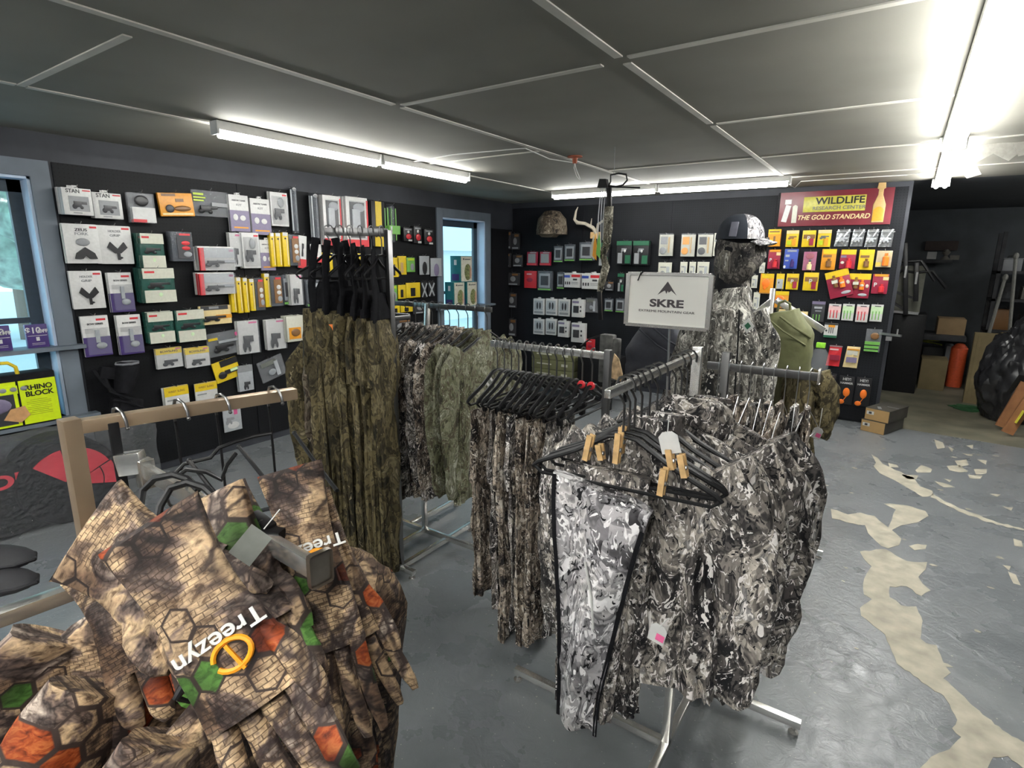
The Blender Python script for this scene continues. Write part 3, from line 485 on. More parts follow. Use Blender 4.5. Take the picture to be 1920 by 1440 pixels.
 'arrows': ('lighted_nock_card', 'package', 'W', .008, 0, [('b', 'CC', .0, 1, .12, .55, .001), ('b', 'DD', .15, .23, .4, .9, .004), ('b', 'DD', .42, .5, .4, .9, .004), ('b', 'DD', .68, .76, .4, .9, .004), ('b', 'D', .3, .8, .08, .13, .002)]),
 'grnblk': ('lighted_nock_pack', 'package', 'D', .012, 0, [('b', 'V', .0, 1, .0, .14, .002), ('b', 'L', .2, .8, .26, .36, .003), ('b', 'E', .15, .22, .65, .95, .003), ('b', 'E', .4, .47, .65, .95, .003), ('b', 'E', .62, .69, .65, .95, .003), ('b', 'S', .3, .75, .45, .5, .005)]),
 'trio': ('lighted_nock_card', 'package', 'W', .008, 0, [('b', 'D', .0, 1, .0, .12, .001), ('b', 'O', .3, .8, .12, .28, .003), ('b', 'U', .0, 1, .84, 1, .002), ('b', 'D', .35, .4, .3, .7, .004), ('b', 'D', .5, .55, .3, .7, .004), ('b', 'D', .65, .7, .3, .7, .004), ('e', 'D', .1, .25, .45, .6, .004)]),
 'gbag': ('green_decoy_bag', 'package', 'c', .02, 0, [('e', 'N', .3, .85, .15, .45, .012), ('b', 'E', .0, .95, .55, .68, .014), ('b', 'E', .0, .92, .74, .84, .014), ('b', 'E', .0, .9, .9, .98, .014)]),
 'rpch': ('attractant_pouch', 'pouch', 'R', .014, 0, [('b', 'M', .15, .85, .45, .7, .004), ('b', 'Z', .1, .7, .15, .22, .002), ('b', 'G', .05, .95, .0, .05, .002)]),
 'tpch': ('attractant_pouch', 'pouch', 'X', .014, 0, [('b', 'V', .1, .8, .5, .75, .004), ('b', 'A', .1, .8, .2, .4, .002), ('b', 'O', .1, .9, .1, .16, .003)]),
 'obox': ('small_orange_box', 'box', 'O', .05, 0, [('b', 'X', .05, .95, .05, .3, .002), ('e', 'W', .15, .75, .6, .85, .003)]),
 'whis': ('orange_call_card', 'package', 'K', .008, 0, [('t', 'W', .15, .85, .02, .2, .001, 'HEY!'), ('t', 'W', .1, .9, .16, .34, .001, 'HAMMER'), ('n', 'Q', .05, .85, .38, 1, .014)]),
 'bone': ('wood_call', 'package', 'X', .02, 0, []),
}
CLASS = {'c': CLR, 'd': CLRD, 'g': CLRG}
def overlay(root, k, w, h, t, o, sub=None):
    kind, col, x0, x1, z0, z1, dp = o[:7]; sub = sub or {}
    col = sub.get(col, col); m = CLASS.get(col) or pm(col)
    X0, X1, Z0, Z1 = (x0-.5)*w, (x1-.5)*w, -z0*h, -z1*h; cx, cz, ww, hh = (X0+X1)/2, (Z0+Z1)/2, X1-X0, Z0-Z1; f = -t-dp/2-.0003
    if kind == 'b': return MB().box((cx, f, cz), (ww, dp, hh)).obj('label_panel', m, root, False)
    if kind == 'k': return MB().box((cx, -t-dp/2, cz), (ww, dp, hh), None, min(.004, dp/3)).obj('blister', CLR, root)
    if kind == 'r': return MB().prism([(X0, Z0), (X1, Z0), (X1, Z1), (X0, Z1)], -t-dp, -t, 'xz').obj('window', m, root, False)
    if kind == 'e': return MB().ell((cx, f, cz), (ww/2, dp/2, hh/2), 12).obj('product', m, root)
    if kind == 'c': # bottle
        r = min(ww/2, hh*.3); return MB().lathe([(.0, -hh/2), (r, -hh/2), (r, hh*.18), (r*.45, hh*.28), (r*.45, hh*.32), (r*.55, hh*.33), (r*.55, hh/2), (0, hh/2)], (cx, f-.002, cz), 10).obj('bottle', m, root)
    if kind == 'm': # mechanical shape: stepped body with knob and bar
        b = MB().box((cx-ww*.12, f, cz), (ww*.5, dp, hh*.55), None, dp*.25).box((cx+ww*.22, f, cz+hh*.12), (ww*.55, dp*.6, hh*.28), None, dp*.15)
        b.ell((cx-ww*.33, f, cz-hh*.25), (ww*.17, dp*.5, hh*.25), 8).ell((cx+ww*.12, f, cz-hh*.32), (ww*.12, dp*.5, hh*.18), 8); return b.obj('product', m, root)
    if kind == 'v': # forked rest
        b = MB(); p = [(X0, cz+hh*.2), (X0+ww*.16, Z0), (cx, cz+hh*.12), (X1-ww*.16, Z0), (X1, cz+hh*.2), (cx+ww*.14, cz-hh*.12), (cx-ww*.14, cz-hh*.12)]
        b.prism(p, -t-dp, -t); b.box((cx+ww*.03, f, cz-hh*.28), (ww*.12, dp, hh*.4)).ell((cx+ww*.1, f, cz-hh*.36), (ww*.13, dp*.5, hh*.06), 8); return b.obj('product', m, root)
    if kind == 'a':
        return MB().prism([(X0, Z1), (X0+ww*.1, cz), (cx, Z0), (X1-ww*.1, cz), (X1, Z1), (cx+ww*.15, Z1), (cx, cz-hh*.2), (cx-ww*.15, Z1)], -t-dp, -t).obj('product', m, root)
    if kind == 'x': return MB().bar((X0, f, Z0), (X1, f, Z1), ww*.22, dp, (0, 1, 0)).bar((X1, f-.002, Z0), (X0, f-.002, Z1), ww*.22, dp, (0, 1, 0)).obj('webbing', m, root, False)
    if kind == 'n': # note shaped call
        return MB().ell((cx+ww*.15, f, Z0-hh*.3), (ww*.28, dp*.5, hh*.26), 12).tube([(cx+ww*.35, f, Z0-hh*.35), (cx-ww*.05, f, Z1+hh*.2)], .004, 6).ell((cx-ww*.2, f, Z1+hh*.14), (ww*.28, dp*.5, hh*.14), 12).obj('call', m, root)
    if kind == 't':
        s = o[7]; n = len(s); sz = min(hh*1.25, ww/(n*.62)); sxx = min(1.5, ww/(n*.66*sz)); return text('lettering', s, sz, m, root, (cx, -t-dp-.0006, cz), bold=sz*.02, sx=sxx)
HANG = 0
def package(sty, loc, rotz, w, h, label, group=None, tilt=0, sub=None):
    nm, cat, base, t, tab, ov = STY[sty]; base = (sub or {}).get(base, base)
    root = thing(nm, label, cat, loc, rotz, group); root.rotation_euler = (0, tilt, rotz)
    bm_ = CLASS.get(base) or pm(base)
    if sty in ('tube', 'tubeg'):
        r = min(w/2, .03); MB().lathe([(0, -h), (r*.9, -h), (r, -h+.01), (r, -.012), (r*.5, 0), (0, 0)], (0, -t/2, 0), 14).obj('tube', bm_, root)
    elif sty == 'pouch' or sty in ('rpch', 'tpch'):
        b = MB(); n = 8; V = []
        for j in range(n+1):
            for i in range(n+1):
                u, v = i/n, j/n; bul = t*math.sin(PI*u)**.6*(math.sin(PI*min(1, v*1.1))**.7 if v > 0 else 0); x = (u-.5)*w*(.86+.08*v)-w*.1*v
                V.append((x, -bul-.001-.003*math.sin(9*u+7*v), -h*v))
        vs = [b.b.verts.new(p) for p in V]; vb = [b.b.verts.new((p[0], 0, p[2])) for p in V]
        for j in range(n):
            for i in range(n):
                a = j*(n+1)+i; b.b.faces.new((vs[a], vs[a+1], vs[a+n+2], vs[a+n+1])); b.b.faces.new((vb[a], vb[a+n+1], vb[a+n+2], vb[a+1]))
        for i in range(n):
            for a, c in ((i, i+1), ((n)*(n+1)+i+1, (n)*(n+1)+i)): b.b.faces.new((vs[c], vs[a], vb[a], vb[c]))
            for a, c in ((i*(n+1), (i+1)*(n+1)), ((i+1)*(n+1)+n, i*(n+1)+n)): b.b.faces.new((vs[a], vs[c], vb[c], vb[a]))
        b.obj('pouch_body', mat('foil', (.5, .52, .54), .22, .8, .2, 30, .4) if sty == 'pouch' else bm_, root)
    else:
        MB().box((0, -t/2, -h/2), (w, t, h), None, min(.0025, t*.2)).obj('card' if t < .025 else 'carton', bm_, root)
    if tab: MB().prism([(-.03*w*9/9-.012, 0), (-.014, .018), (.014, .018), (.02, 0)], -.006, -.003).obj('hang_tab', bm_, root)
    for o in ov: overlay(root, sty, w, h, t, o, sub)
    nest(root, ('lettering',), 'card' if t < .025 else 'carton')
    return root
HOOKS = MB()
def place(wall, row, items):
    for idx, it in enumerate(items):
        x0, y0, x1, y1, n, sty, desc = it[:7]; ex = it[7] if len(it) > 7 else {}
        t = STY[sty][3]; pitch = ex.get('pitch', t+.007); off = .02+n*pitch
        ax, v = (0, LX+off) if wall == 'L' else (1, BY-off-.02)
        ym, xm = (y0+y1)/2, (x0+x1)/2
        tl, tr = onp(x0, ym, ax, v), onp(x1, ym, ax, v); tp, bt = onp(xm, y0, ax, v), onp(xm, y1, ax, v)
        w_ = abs(tr[1-ax]-tl[1-ax]); h_ = tp.z-bt.z; c = Vector((0, 0, tp.z)); c[ax] = v; c[1-ax] = (tl[1-ax]+tr[1-ax])/2
        rz = PI/2 if wall == 'L' else 0; out = Vector((1, 0, 0)) if wall == 'L' else Vector((0, -1, 0))
        pl = '%s in %s' % (ORD[idx] if idx < 18 else 'last', row); g = '%s packs, %s' % (desc.split()[0], pl)
        r = package(sty, c-out*t, rz, w_, h_, '%s, %s' % (desc, pl), g if n > 1 else None, ex.get('tilt', 0), ex.get('sub'))
        base = [x for x in ('card', 'carton', 'tube', 'pouch_body', 'hang_tab')]
        for q in range(1, n):
            dup(r, c-out*(t+q*pitch)+Vector((0, 0, random.uniform(-.003, .003)+q*.001))+Vector((out.y, out.x, 0))*random.uniform(-.006, .006), None, '%s from front, %s, %s' % (ORD[q], desc, pl), only=base+['label_panel'] if q == 1 else base)
            if 0: pass
        pz = c.z-.006; a = Vector((c.x, c.y, pz)); 
        root_out = c.copy(); root_out[ax] = LX+.008 if wall == 'L' else BY-.01
        HOOKS.tube([Vector((root_out.x, root_out.y, c.z+.012)), Vector((c.x, c.y, c.z+.004))+out*.012, Vector((c.x, c.y, c.z+.018))+out*.03], .0022, 5)
RW = 'left wall'
place('L', 'top row, left wall', [(118,353,173,403,3,'box','white windowed bow rest box'),(175,362,229,410,2,'box','smaller white windowed rest box'),(243,362,291,418,2,'clamr','clear pack with white label'),(297,362,361,405,2,'orange','orange release card',{'tilt':-.07}),(362,358,428,406,1,'clamd','clear pack with black sight'),
 (431,366,467,434,2,'tall2','white and violet tall box'),(471,373,507,440,2,'tall2','violet tall box, lower one'),(508,361,540,424,2,'wtool','white card with black scope'),(541,352,566,437,1,'tube','clear plastic arrow tube'),(579,364,607,450,2,'tube','wider clear arrow tube'),
 (607,367,640,460,2,'redf','white window box, red base'),(650,370,690,462,3,'redf','larger white window box, red base'),(697,378,722,462,2,'yband','black card with yellow bands'),(725,385,748,454,2,'tubeg','clear tube with green label'),(757,427,774,452,2,'brd','small black pack'),(776,424,791,456,2,'brd','small black and red pack'),(796,430,813,458,2,'brd','black red pack by far window')])
place('L', 'second row, left wall', [(121,421,188,494,3,'zeus','white card with black wing holder'),(186,424,248,495,3,'fork','white card with black V fork'),(263,438,308,502,3,'gw','green clear box, white labels'),(322,435,362,490,2,'dclear','smoky clear pack',{'sub':{'N':'D','W':'R'}}),(372,463,440,507,3,'dual','white and red sight clamshell'),
 (432,437,452,500,2,'wdark','narrow dark clear pack'),(455,437,487,503,3,'wtool','white card with black sight arm'),(488,450,515,507,1,'tall2','short white and violet box'),(508,437,516,500,1,'ystrip','left yellow narrow pack'),(518,437,528,500,1,'ystrip','middle yellow narrow pack'),(531,436,542,500,1,'ystrip','right yellow narrow pack'),(543,440,562,498,1,'dclear','brown clear pack'),(562,442,577,503,1,'wred','tilted white and red card',{'tilt':.1}),
 (583,458,603,492,1,'wred','small white card'),(607,474,624,512,2,'yhand','yellow pack behind the bib hangers'),(655,475,680,508,2,'yhand','wider yellow pack behind bib hangers')])
place('L', 'third row, left wall', [(133,509,195,579,2,'fork','lower white card with V fork'),(206,511,250,585,2,'purp','white and purple release card'),(266,503,328,567,3,'gw','wide green clear box, white labels'),(372,511,440,552,3,'dual','lower white red sight clamshell'),
 (433,521,442,586,1,'ystrip','first yellow upright pack'),(445,520,454,587,1,'ystrip','second yellow upright pack'),(457,521,466,586,1,'ystrip','third yellow upright pack'),(469,523,478,583,1,'ystrip','fourth yellow upright pack'),(479,521,496,582,1,'dclear','clear pack of brown rings'),(497,513,507,576,1,'ystrip','single yellow upright pack'),(509,517,530,574,2,'dclear','wide clear pack of brown rings'),(531,515,545,572,1,'gclam','dark clear narrow pack'),(545,515,567,572,3,'wdark','white card with dark holder'),(575,525,600,575,2,'gclam','dark clear pack near hangers'),(597,535,608,580,1,'gsmall','grey card near hangers')])
place('L', 'fourth row, left wall', [(155,592,207,668,2,'purp','purple release card near window'),(222,590,267,664,2,'purp','purple release card, right one'),(276,585,326,643,2,'gw','green box with two white labels'),(330,581,384,640,2,'gw','green box, slightly wider'),(374,573,434,608,1,'ohor','orange sight clamshell'),
 (447,601,485,663,2,'wdark','white card with black stabilizer'),(500,599,535,655,2,'wdark','white card with black bracket'),(538,592,572,640,4,'brown','cream card with orange release')])
place('L', 'fifth row, left wall', [(293,652,342,690,2,'ytop','yellow topped clamp card'),(348,652,393,688,3,'ytop','yellow topped clamp card, right one'),(388,622,450,666,1,'bag','silver poly bag',{'tilt':-.08}),(397,675,445,714,1,'ytilt','tilted yellow and black card',{'tilt':-.2}),(447,685,475,733,2,'gsmall','grey card with small part'),(482,672,530,712,1,'cbag','crinkled clear bag',{'tilt':-.25})])
place('L', 'lowest row, left wall', [(309,725,355,766,3,'ytopw','white card with yellow header'),(366,718,408,752,2,'ytopw','white yellow card, right one'),(419,765,453,808,1,'pic','grey and pink picture card')])
place('L', 'upper row beside far window', [(728,483,748,520,1,'yhand','yellow glove pack'),(746,480,762,515,1,'yhand','orange yellow pack',{'sub':{'K':'C'}}),(763,483,778,510,1,'green','green card pack'),(787,480,805,515,1,'arch','clear pack with black loop'),(808,484,828,518,1,'arch','pale violet clear pack',{'sub':{'K':'V'}})])
place('L', 'middle row beside far window', [(730,535,745,566,1,'green','green and white pack'),(747,534,761,560,1,'yhand','small yellow hand pack'),(762,530,788,558,1,'yhand','wide yellow hand pack'),(790,528,801,558,1,'xpk','white crossed strap pack'),(803,528,815,556,1,'xpk','second crossed strap pack')])
place('L', 'low row beside far window', [(736,573,750,588,1,'yhand','small yellow pack half hidden'),(752,572,774,585,1,'yhand','low yellow wide pack'),(775,567,800,588,1,'dark','dark pack over the shirts'),(735,600,770,622,1,'dark','dark pack behind shirt hangers'),(772,604,805,625,1,'cbag','clear bag behind shirt hangers')])
place('B', 'top row left of antler', [(930,434,941,468,1,'dark','slim dark blister'),(942,434,958,467,2,'dark','dark blister pack'),(959,438,973,468,2,'dark','dark brown blister pack')])
place('B', 'second row, back wall', [(934,475,956,501,2,'dark','dark round part pack'),(961,478,979,500,2,'dark','brown part pack'),(988,472,1007,498,2,'redbox','red framed pack'),(1012,472,1032,498,2,'redbox','red framed pack, right one'),(1038,461,1055,492,1,'gclam','grey clear pack'),(1058,458,1078,490,1,'gclam','grey clear pack, middle'),(1086,454,1112,489,3,'gclam','larger grey clamshell'),(1122,455,1141,500,2,'grnpk','green clamshell behind the bow'),(1156,452,1184,496,3,'grnpk','green and black clamshell'),(1187,452,1216,497,3,'grnpk','green and black clamshell, right')])
place('B', 'third row, back wall', [(932,512,950,535,1,'dark','dark pack'),(952,512,972,535,2,'dark','dark pack, right one'),(983,508,1006,540,1,'redp','bright red pack'),(1008,508,1034,545,2,'gclam','grey tool clamshell'),(1044,510,1058,542,1,'gclam','dim narrow clamshell'),(1058,512,1088,539,2,'wbox2','white broadhead box'),(1091,513,1127,542,3,'wbox2','white broadhead box, larger'),(1134,528,1150,545,1,'dark','small dark pack below bow'),(1158,513,1170,548,1,'grnpk','narrow pack beside sign')])
place('B', 'fourth row, back wall', [(932,552,950,577,1,'dark','dim dark pack'),(951,550,968,577,1,'dark','dim dark pack, right one'),(1000,560,1020,590,2,'wnock','white nock pack'),(1023,560,1044,591,2,'wnock','white nock pack, second'),(1047,561,1068,593,2,'wnock','white nock pack, third'),(1072,562,1094,595,2,'wcam','white camera part box'),(1098,559,1122,586,1,'cbag','clear crumpled bag'),(1133,560,1149,584,1,'gclam','grey small clamshell'),(1154,560,1171,586,1,'gclam','grey clamshell by sign')])
place('B', 'fifth row, back wall', [(932,600,949,628,1,'dark','dark pack'),(951,598,967,630,1,'dark','dark pack, right'),(1000,598,1020,627,2,'wnock','low white nock pack'),(1023,598,1043,628,2,'wnock','low white nock pack, second'),(1046,602,1066,632,2,'wcam','low white camera box'),(1071,606,1096,642,2,'wcam','lowest white camera box'),(1099,636,1115,660,1,'redp','small red pack')])
place('B', 'turkey call row', [(1236,440,1262,480,1,'call','white card with grey disc',{'sub':{'CC':'G'}}),(1277,440,1303,481,1,'call','white card with orange disc',{'sub':{'CC':'O'}}),(1308,440,1336,481,1,'call','white card with black disc',{'sub':{'CC':'D'}}),(1338,437,1350,480,1,'card2','white card behind the cap'),(1420,453,1432,481,1,'card2','white card right of mask'),])
place('B', 'row below turkey calls', [(1234,492,1259,518,1,'card2','cream card'),(1275,491,1288,518,1,'card2','green edged cream card'),(1292,491,1304,518,1,'card2','narrow grey cream card'),(1307,491,1329,518,1,'card2','cream card by shoulder'),(1424,492,1434,512,1,'card2','white card by mannequin neck'),(1409,516,1420,540,1,'card2','small white card'),(1428,516,1442,537,1,'card2','small white card, right'),(1412,548,1424,580,1,'card2','lowest small white card')])
SR = 'scent display'
place('B', 'top row, scent display', [(1440,430,1463,462,1,'sbox','yellow orange box'),(1474,432,1497,463,1,'sw','yellow brown pack'),(1504,432,1529,463,1,'sp','yellow pack with white P'),(1533,431,1558,463,1,'sw','orange yellow pack',{'sub':{'N':'F'}}),(1567,430,1595,462,1,'pouch','silver foil pouch'),(1597,430,1622,462,1,'pouch','silver foil pouch, second'),(1624,430,1648,463,1,'pouch','silver foil pouch, third'),(1650,430,1677,463,1,'pouch','silver foil pouch, right end')])
place('B', 'second row, scent display', [(1440,468,1463,504,1,'swr','red pack with white P'),(1470,467,1495,504,2,'blue','blue pack'),(1506,472,1530,507,1,'rround','rounded pink red clamshell'),(1540,467,1567,506,1,'bottle','orange pack with brown bottle'),(1575,468,1604,504,1,'ybot','yellow topped red bottle pack'),(1610,468,1638,506,1,'bottle','yellow pack with bottle',{'sub':{'O':'Y'}}),(1643,470,1672,501,1,'obot','clear orange bottle pack')])
place('B', 'third row, scent display', [(1425,513,1450,551,1,'splash','orange card with red splash'),(1455,513,1470,542,1,'swhite','narrow yellow white card'),(1474,513,1497,543,1,'sp','yellow pack marked P'),(1506,511,1534,545,1,'sp','wide yellow pack marked P'),(1543,508,1587,558,2,'duo','tilted red scent set',{'tilt':-.3}),(1590,513,1631,559,1,'duo','upright red scent set'),(1635,514,1665,551,1,'swr','red pack marked P')])
place('B', 'nock row, scent display', [(1450,546,1478,578,1,'splash','orange card behind chrome arm'),(1459,581,1486,612,2,'sw','orange and yellow pack'),(1495,584,1513,615,1,'sw','yellow white pack'),(1521,565,1546,603,1,'grnblk','black and green nock pack'),(1553,570,1576,599,1,'arrows','pale red nock card',{'sub':{'CC':'Z','DD':'R'}}),(1579,570,1601,601,1,'arrows','pale green nock card',{'sub':{'CC':'I','DD':'E'}}),(1605,571,1628,604,1,'arrows','red nock card',{'sub':{'CC':'Z','DD':'R'}}),(1632,571,1655,603,1,'arrows','green nock card, right end',{'sub':{'CC':'I','DD':'E'}})])
place('B', 'lower part, scent display', [(1545,606,1570,633,1,'trio','white green card of three arrows'),(1622,617,1652,660,1,'gbag','clear bag with green decoys'),(1552,648,1579,687,1,'rpch','red attractant pouch'),(1584,650,1613,690,1,'tpch','tan attractant pouch'),(1522,702,1546,730,1,'obox','orange box'),(1546,700,1566,746,1,'whis','black card with orange call'),(1571,705,1600,758,1,'whis','black card, orange call, middle'),(1603,708,1632,762,1,'whis','black card, orange call, right')])
HOOKS.obj('peg_hook', wire, wl); bpy.data.objects['peg_hook']['kind'] = 'stuff'

# black webbing and release straps hanging low on the left wall
c = onp(222, 690, 0, LX+.1)
t = thing('holster_bag', 'black nylon hip quiver bundle hanging low on left wall', 'bag', c, PI/2)
b = MB(); pr = [(.0, -.19), (.05, -.18), (.075, -.05), (.07, .02), (.05, .03), (.0, .03)]; b.lathe(pr, (.05, -.02, .0), 16, Matrix.Rotation(.3, 3, 'Y')); b.box((-.05, 0, -.03), (.14, .05, .08), Matrix.Rotation(.3, 3, 'Y'), .01).obj('pouch', blackcl, t)
MB().tube([(.05+.07*math.cos(a/8*PI*2), -.02+.07*math.sin(a/8*PI*2), .03) for a in range(9)], .008, 6).obj('rim', mat('grey_piping', (.2, .2, .22), .5), t)
MB().tube([(-.15, 0, .01), (-.1, -.02, -.1), (-.02, -.04, -.2), (.06, -.04, -.27), (.1, -.03, -.33)], .012, 6).tube([(-.1, 0, .0), (-.08, -.03, -.15), (.03, -.05, -.22)], .014, 6).obj('strap', blackcl, t)
c = onp(235, 745, 0, LX+.1)
t = thing('holster_bag', 'black nylon pouch below the hip quiver on left wall', 'bag', c, PI/2); MB().box((0, 0, -.06), (.2, .07, .12), Matrix.Rotation(.25, 3, 'Y'), .025).box((0, -.04, -.06), (.12, .02, .08), Matrix.Rotation(.25, 3, 'Y'), .008).obj('pouch', blackcl, t)
MB().tube([(-.09, -.03, .0), (0, -.06, -.03), (.1, -.04, -.1)], .009, 6).obj('strap', blackcl, t)

# red scent banner
a = onp(1462, 392, 1, BY-.04); tl, tr, bl, br = (onp(x, y, 1, BY-.045) for x, y in ((1464, 362), (1668, 355), (1458, 425), (1668, 425)))
W_ = br.x-bl.x; H_ = tl.z-bl.z; t = thing('banner', 'red banner with yellow lettered panel above the scent packs', 'banner', ((bl.x+br.x)/2, BY-.045, bl.z))
MB().box((0, 0, H_/2), (W_, .006, H_)).obj('sheet', mat('banner_red', (.17, .014, .025), .3, 0, .25, 3), t, False)
MB().box((.0, -.005, H_*.62), (W_*.55, .003, H_*.44), None, .0012).obj('logo_panel', mat('banner_yellow', (.5, .46, .06), .35), t)
text('lettering', 'WILDLIFE', H_*.27, pm('K'), t, (.05, -.0072, H_*.70), bold=.0022, sx=1.1); text('lettering', 'RESEARCH CENTER', H_*.14, pm('F'), t, (.045, -.0072, H_*.5), bold=.001, sx=1.12)
text('lettering', 'THE GOLD STANDARD', H_*.19, pm('X'), t, (.0, -.0042, H_*.24), bold=.001, sx=.95, shear=.25)
MB().lathe([(0, 0), (.04, 0), (.04, .16), (.02, .2), (.02, .24), (0, .24)], (-W_*.35, -.006, H_*.1), 12).obj('printed_jug', pm('A'), t).scale = (1, .08, 1)
MB().box((-W_*.43, -.0045, H_*.38), (.05, .002, H_*.5), Matrix.Rotation(.2, 3, 'Y')).box((-W_*.42, -.0045, H_*.72), (.06, .002, H_*.14)).obj('printed_tag', pm('W'), t, False)
o = MB().lathe([(0, 0), (.05, 0), (.052, .16), (.02, .25), (.02, .3), (.035, .31), (.03, .36), (0, .36)], (W_*.39, 0, H_*.06), 12).obj('printed_bottle', pm('C'), t); o.scale = (1, .06, 1); o.location.y = -.005
o = MB().lathe([(.046, 0), (.046, .1), (.03, .13)], (W_*.39, 0, H_*.1), 12).obj('printed_label', pm('O'), t); o.scale = (1, .07, 1); o.location.y = -.006

# hat and antler on the back wall
c = onp(1036, 440, 1, BY-.2); t = thing('bucket_hat', 'dark camouflage cap on the back wall left of antler', 'hat', c)
b = MB(); b.lathe([(0, .3), (.1, .28), (.18, .19), (.2, .06), (.2, .0)], (0, -.02, 0), 18); b.obj('crown', OLIVEB, t); MB().prism([(-.12, 0), (.12, 0), (.07, -.035), (-.07, -.035)], -.15, -.02).obj('bill', mat('tan_bill', (.09, .07, .045), .8), t)
c = onp(1110, 430, 1, BY-.12); bone = mat('antler_bone', (.5, .45, .36), .5, 0, .2, 20)
t = thing('antler', 'pale forked antler mounted on back wall left of bow', 'antler', c)
MB().tube([(.03, .06, -.04), (.0, .02, .02), (-.08, -.04, .07), (-.18, -.05, .08), (-.22, -.05, .12), (-.21, -.04, .22), (-.19, -.03, .27)], [.025, .024, .02, .024, .018, .012, .004], 8).tube([(.04, .06, -.03), (.08, .0, .06), (.16, -.04, .09), (.2, -.04, .15)], [.02, .016, .014, .006], 8).tube([(-.02, 0, .04), (.0, -.02, .13)], [.012, .003], 8).obj('beam', bone, t)
MB().box((.02, .06, -.07), (.13, .03, .08), None, .006).obj('plaque', wood, t)

# far window: three boxed items on the shelf board, near window: cards and box
TEAL = mat('teal_print', (.015, .16, .17), .4, 0, .1); CREAM = mat('cream_print', (.55, .54, .45), .4); CAMG = mat('leafy_camo_print', (.16, .18, .07), .5, 0, .6, 50)
def camsbox(px0, px1, py0, py1, lab, x=LX-.0):
    a, b = onp(px0, py1, 0, x), onp(px1, py1, 0, x); tp = onp((px0+px1)/2, py0, 0, x); w_ = b.y-a.y; h = tp.z-a.z
    return a, b, w_, h
SH = WZ0+.46+.012
def gamebox(y, z, w_, h, d, lab):
    t = thing('game_camera_carton', lab, 'box', (LX+.03, y, z), PI/2, 'boxes on the far window shelf')
    MB().box((0, 0, h/2), (w_, d, h), None, .002).obj('carton', TEAL, t); MB().box((w_*.02, -d/2-.001, h/2), (w_*.94, .003, h*.96)).obj('front_panel', CREAM, t, False)
    MB().ell((w_*.12, -d/2-.002, h*.38), (w_*.3, .008, h*.32), 14).obj('printed_camera', CAMG, t); MB().ell((w_*.33, -d/2-.004, h*.36), (w_*.1, .008, h*.24), 10).obj('printed_dial', mat('dusty_pink', (.5, .28, .2), .5), t)
    MB().box((-w_/2-.001, 0, h*.75), (.002, d*.25, h*.2)).obj('printed_panel', MATS_white, t, False); MB().box((-w_/2-.001, 0, h*.18), (.002, d*.7, h*.25)).obj('printed_band', pm('P'), t, False)
    MB().box((-w_*.25, -d/2-.003, h*.88), (w_*.1, .002, h*.06)).box((w_*.1, -d/2-.003, h*.87), (w_*.5, .002, h*.03)).obj('printed_title', pm('D'), t, False)
gamebox(5.33, SH, .2, .3, .14, 'teal and cream camera box, bottom left on far window shelf'); gamebox(5.58, SH, .2, .3, .14, 'teal and cream camera box, bottom right on far window shelf'); gamebox(5.46, SH+.3, .22, .31, .16, 'teal and cream camera box on top of the two others')
def offcard(px0, px1, py0, py1, lab):
    x = LX-.0; a, b = onp(px0, py1, 0, x), onp(px1, py1, 0, x); h = onp(px0, py0, 0, x).z-SH; w_ = b.y-a.y
    t = thing('discount_card', lab, 'card', (x, (a.y+b.y)/2, SH), PI/2); MB().box((0, 0, h/2), (w_, .03, h), None, .002).obj('board', pm('P'), t)
    text('lettering', '$10', h*.36, MATS_white, t, (-w_*.18, -.0165, h*.74), bold=.001); text('lettering', 'OFF', h*.2, MATS_white, t, (w_*.28, -.0165, h*.7), bold=.001)
    MB().box((0, -.016, h*.52), (w_*.9, .001, h*.02)).box((0, -.016, h*.2), (w_*.6, .001, h*.015)).box((0, -.016, h*.14), (w_*.6, .001, h*.015)).obj('printed_line', MATS_white, t, False); MB().box((0, -.016, h*.38), (w_*.16, .001, h*.16)).obj('printed_square', MATS_white, t, False)
offcard(52, 93, 609, 652, 'purple discount card standing on near window shelf, right one'); offcard(-18, 24, 612, 658, 'purple discount card at the left photo edge on shelf')
MB().box((0, 0, .03), (.12, .1, .06), None, .004).obj('notepad', MATS_white, None).location = (LX+.0, .93, SH); tag(bpy.data.objects['notepad'], 'small white paper stack between the purple discount cards', 'paper')
# archery target box under the shelf
LIME = mat('lime_print', (.62, .78, .01), .4, 0, .04); yb0, yb1 = onp(0, 790, 0, LX+.06), onp(119, 790, 0, LX+.06); BWD = .62
t = thing('archery_target', 'black and lime foam target with yellow handle below window shelf', 'archery target', (LX+.02, yb1.y-BWD/2-.01, WZ0+.001), PI/2); HT = .33
MB().box((0, 0, HT/2), (BWD, .14, HT), None, .012).obj('block', blackcl, t); d = -.072
MB().box((BWD*.34, d, HT*.45), (BWD*.3, .004, HT*.84)).obj('lime_panel', LIME, t, False); MB().box((-BWD*.16, d, HT*.45), (BWD*.66, .003, HT*.84)).obj('lime_panel', LIME, t, False)
MB().box((-BWD*.16, d-.0018, HT*.42), (BWD*.6, .003, HT*.7)).obj('picture_panel', pm('D'), t, False)
for q, (x, s) in enumerate(((.05, .018), (.1, .018), (.15, .018))): MB().ell((x-.01, d-.006, HT*.73), (s, .005, s*.8), 10).obj('printed_disc', pm('G'), t)
MB().box((.0, d-.004, HT*.72), (.22, .002, .05)).obj('lime_strip', LIME, t, False)
MB().ell((-.02, d-.004, HT*.45), (.09, .01, .05), 12).obj('printed_foam', pm('V'), t); MB().prism([(.02, .06), (.1, .03), (.15, .07), (.13, .13), (.06, .12)], d-.008, d-.002).obj('printed_hide', mat('printed_tan', (.55, .3, .13), .6), t)
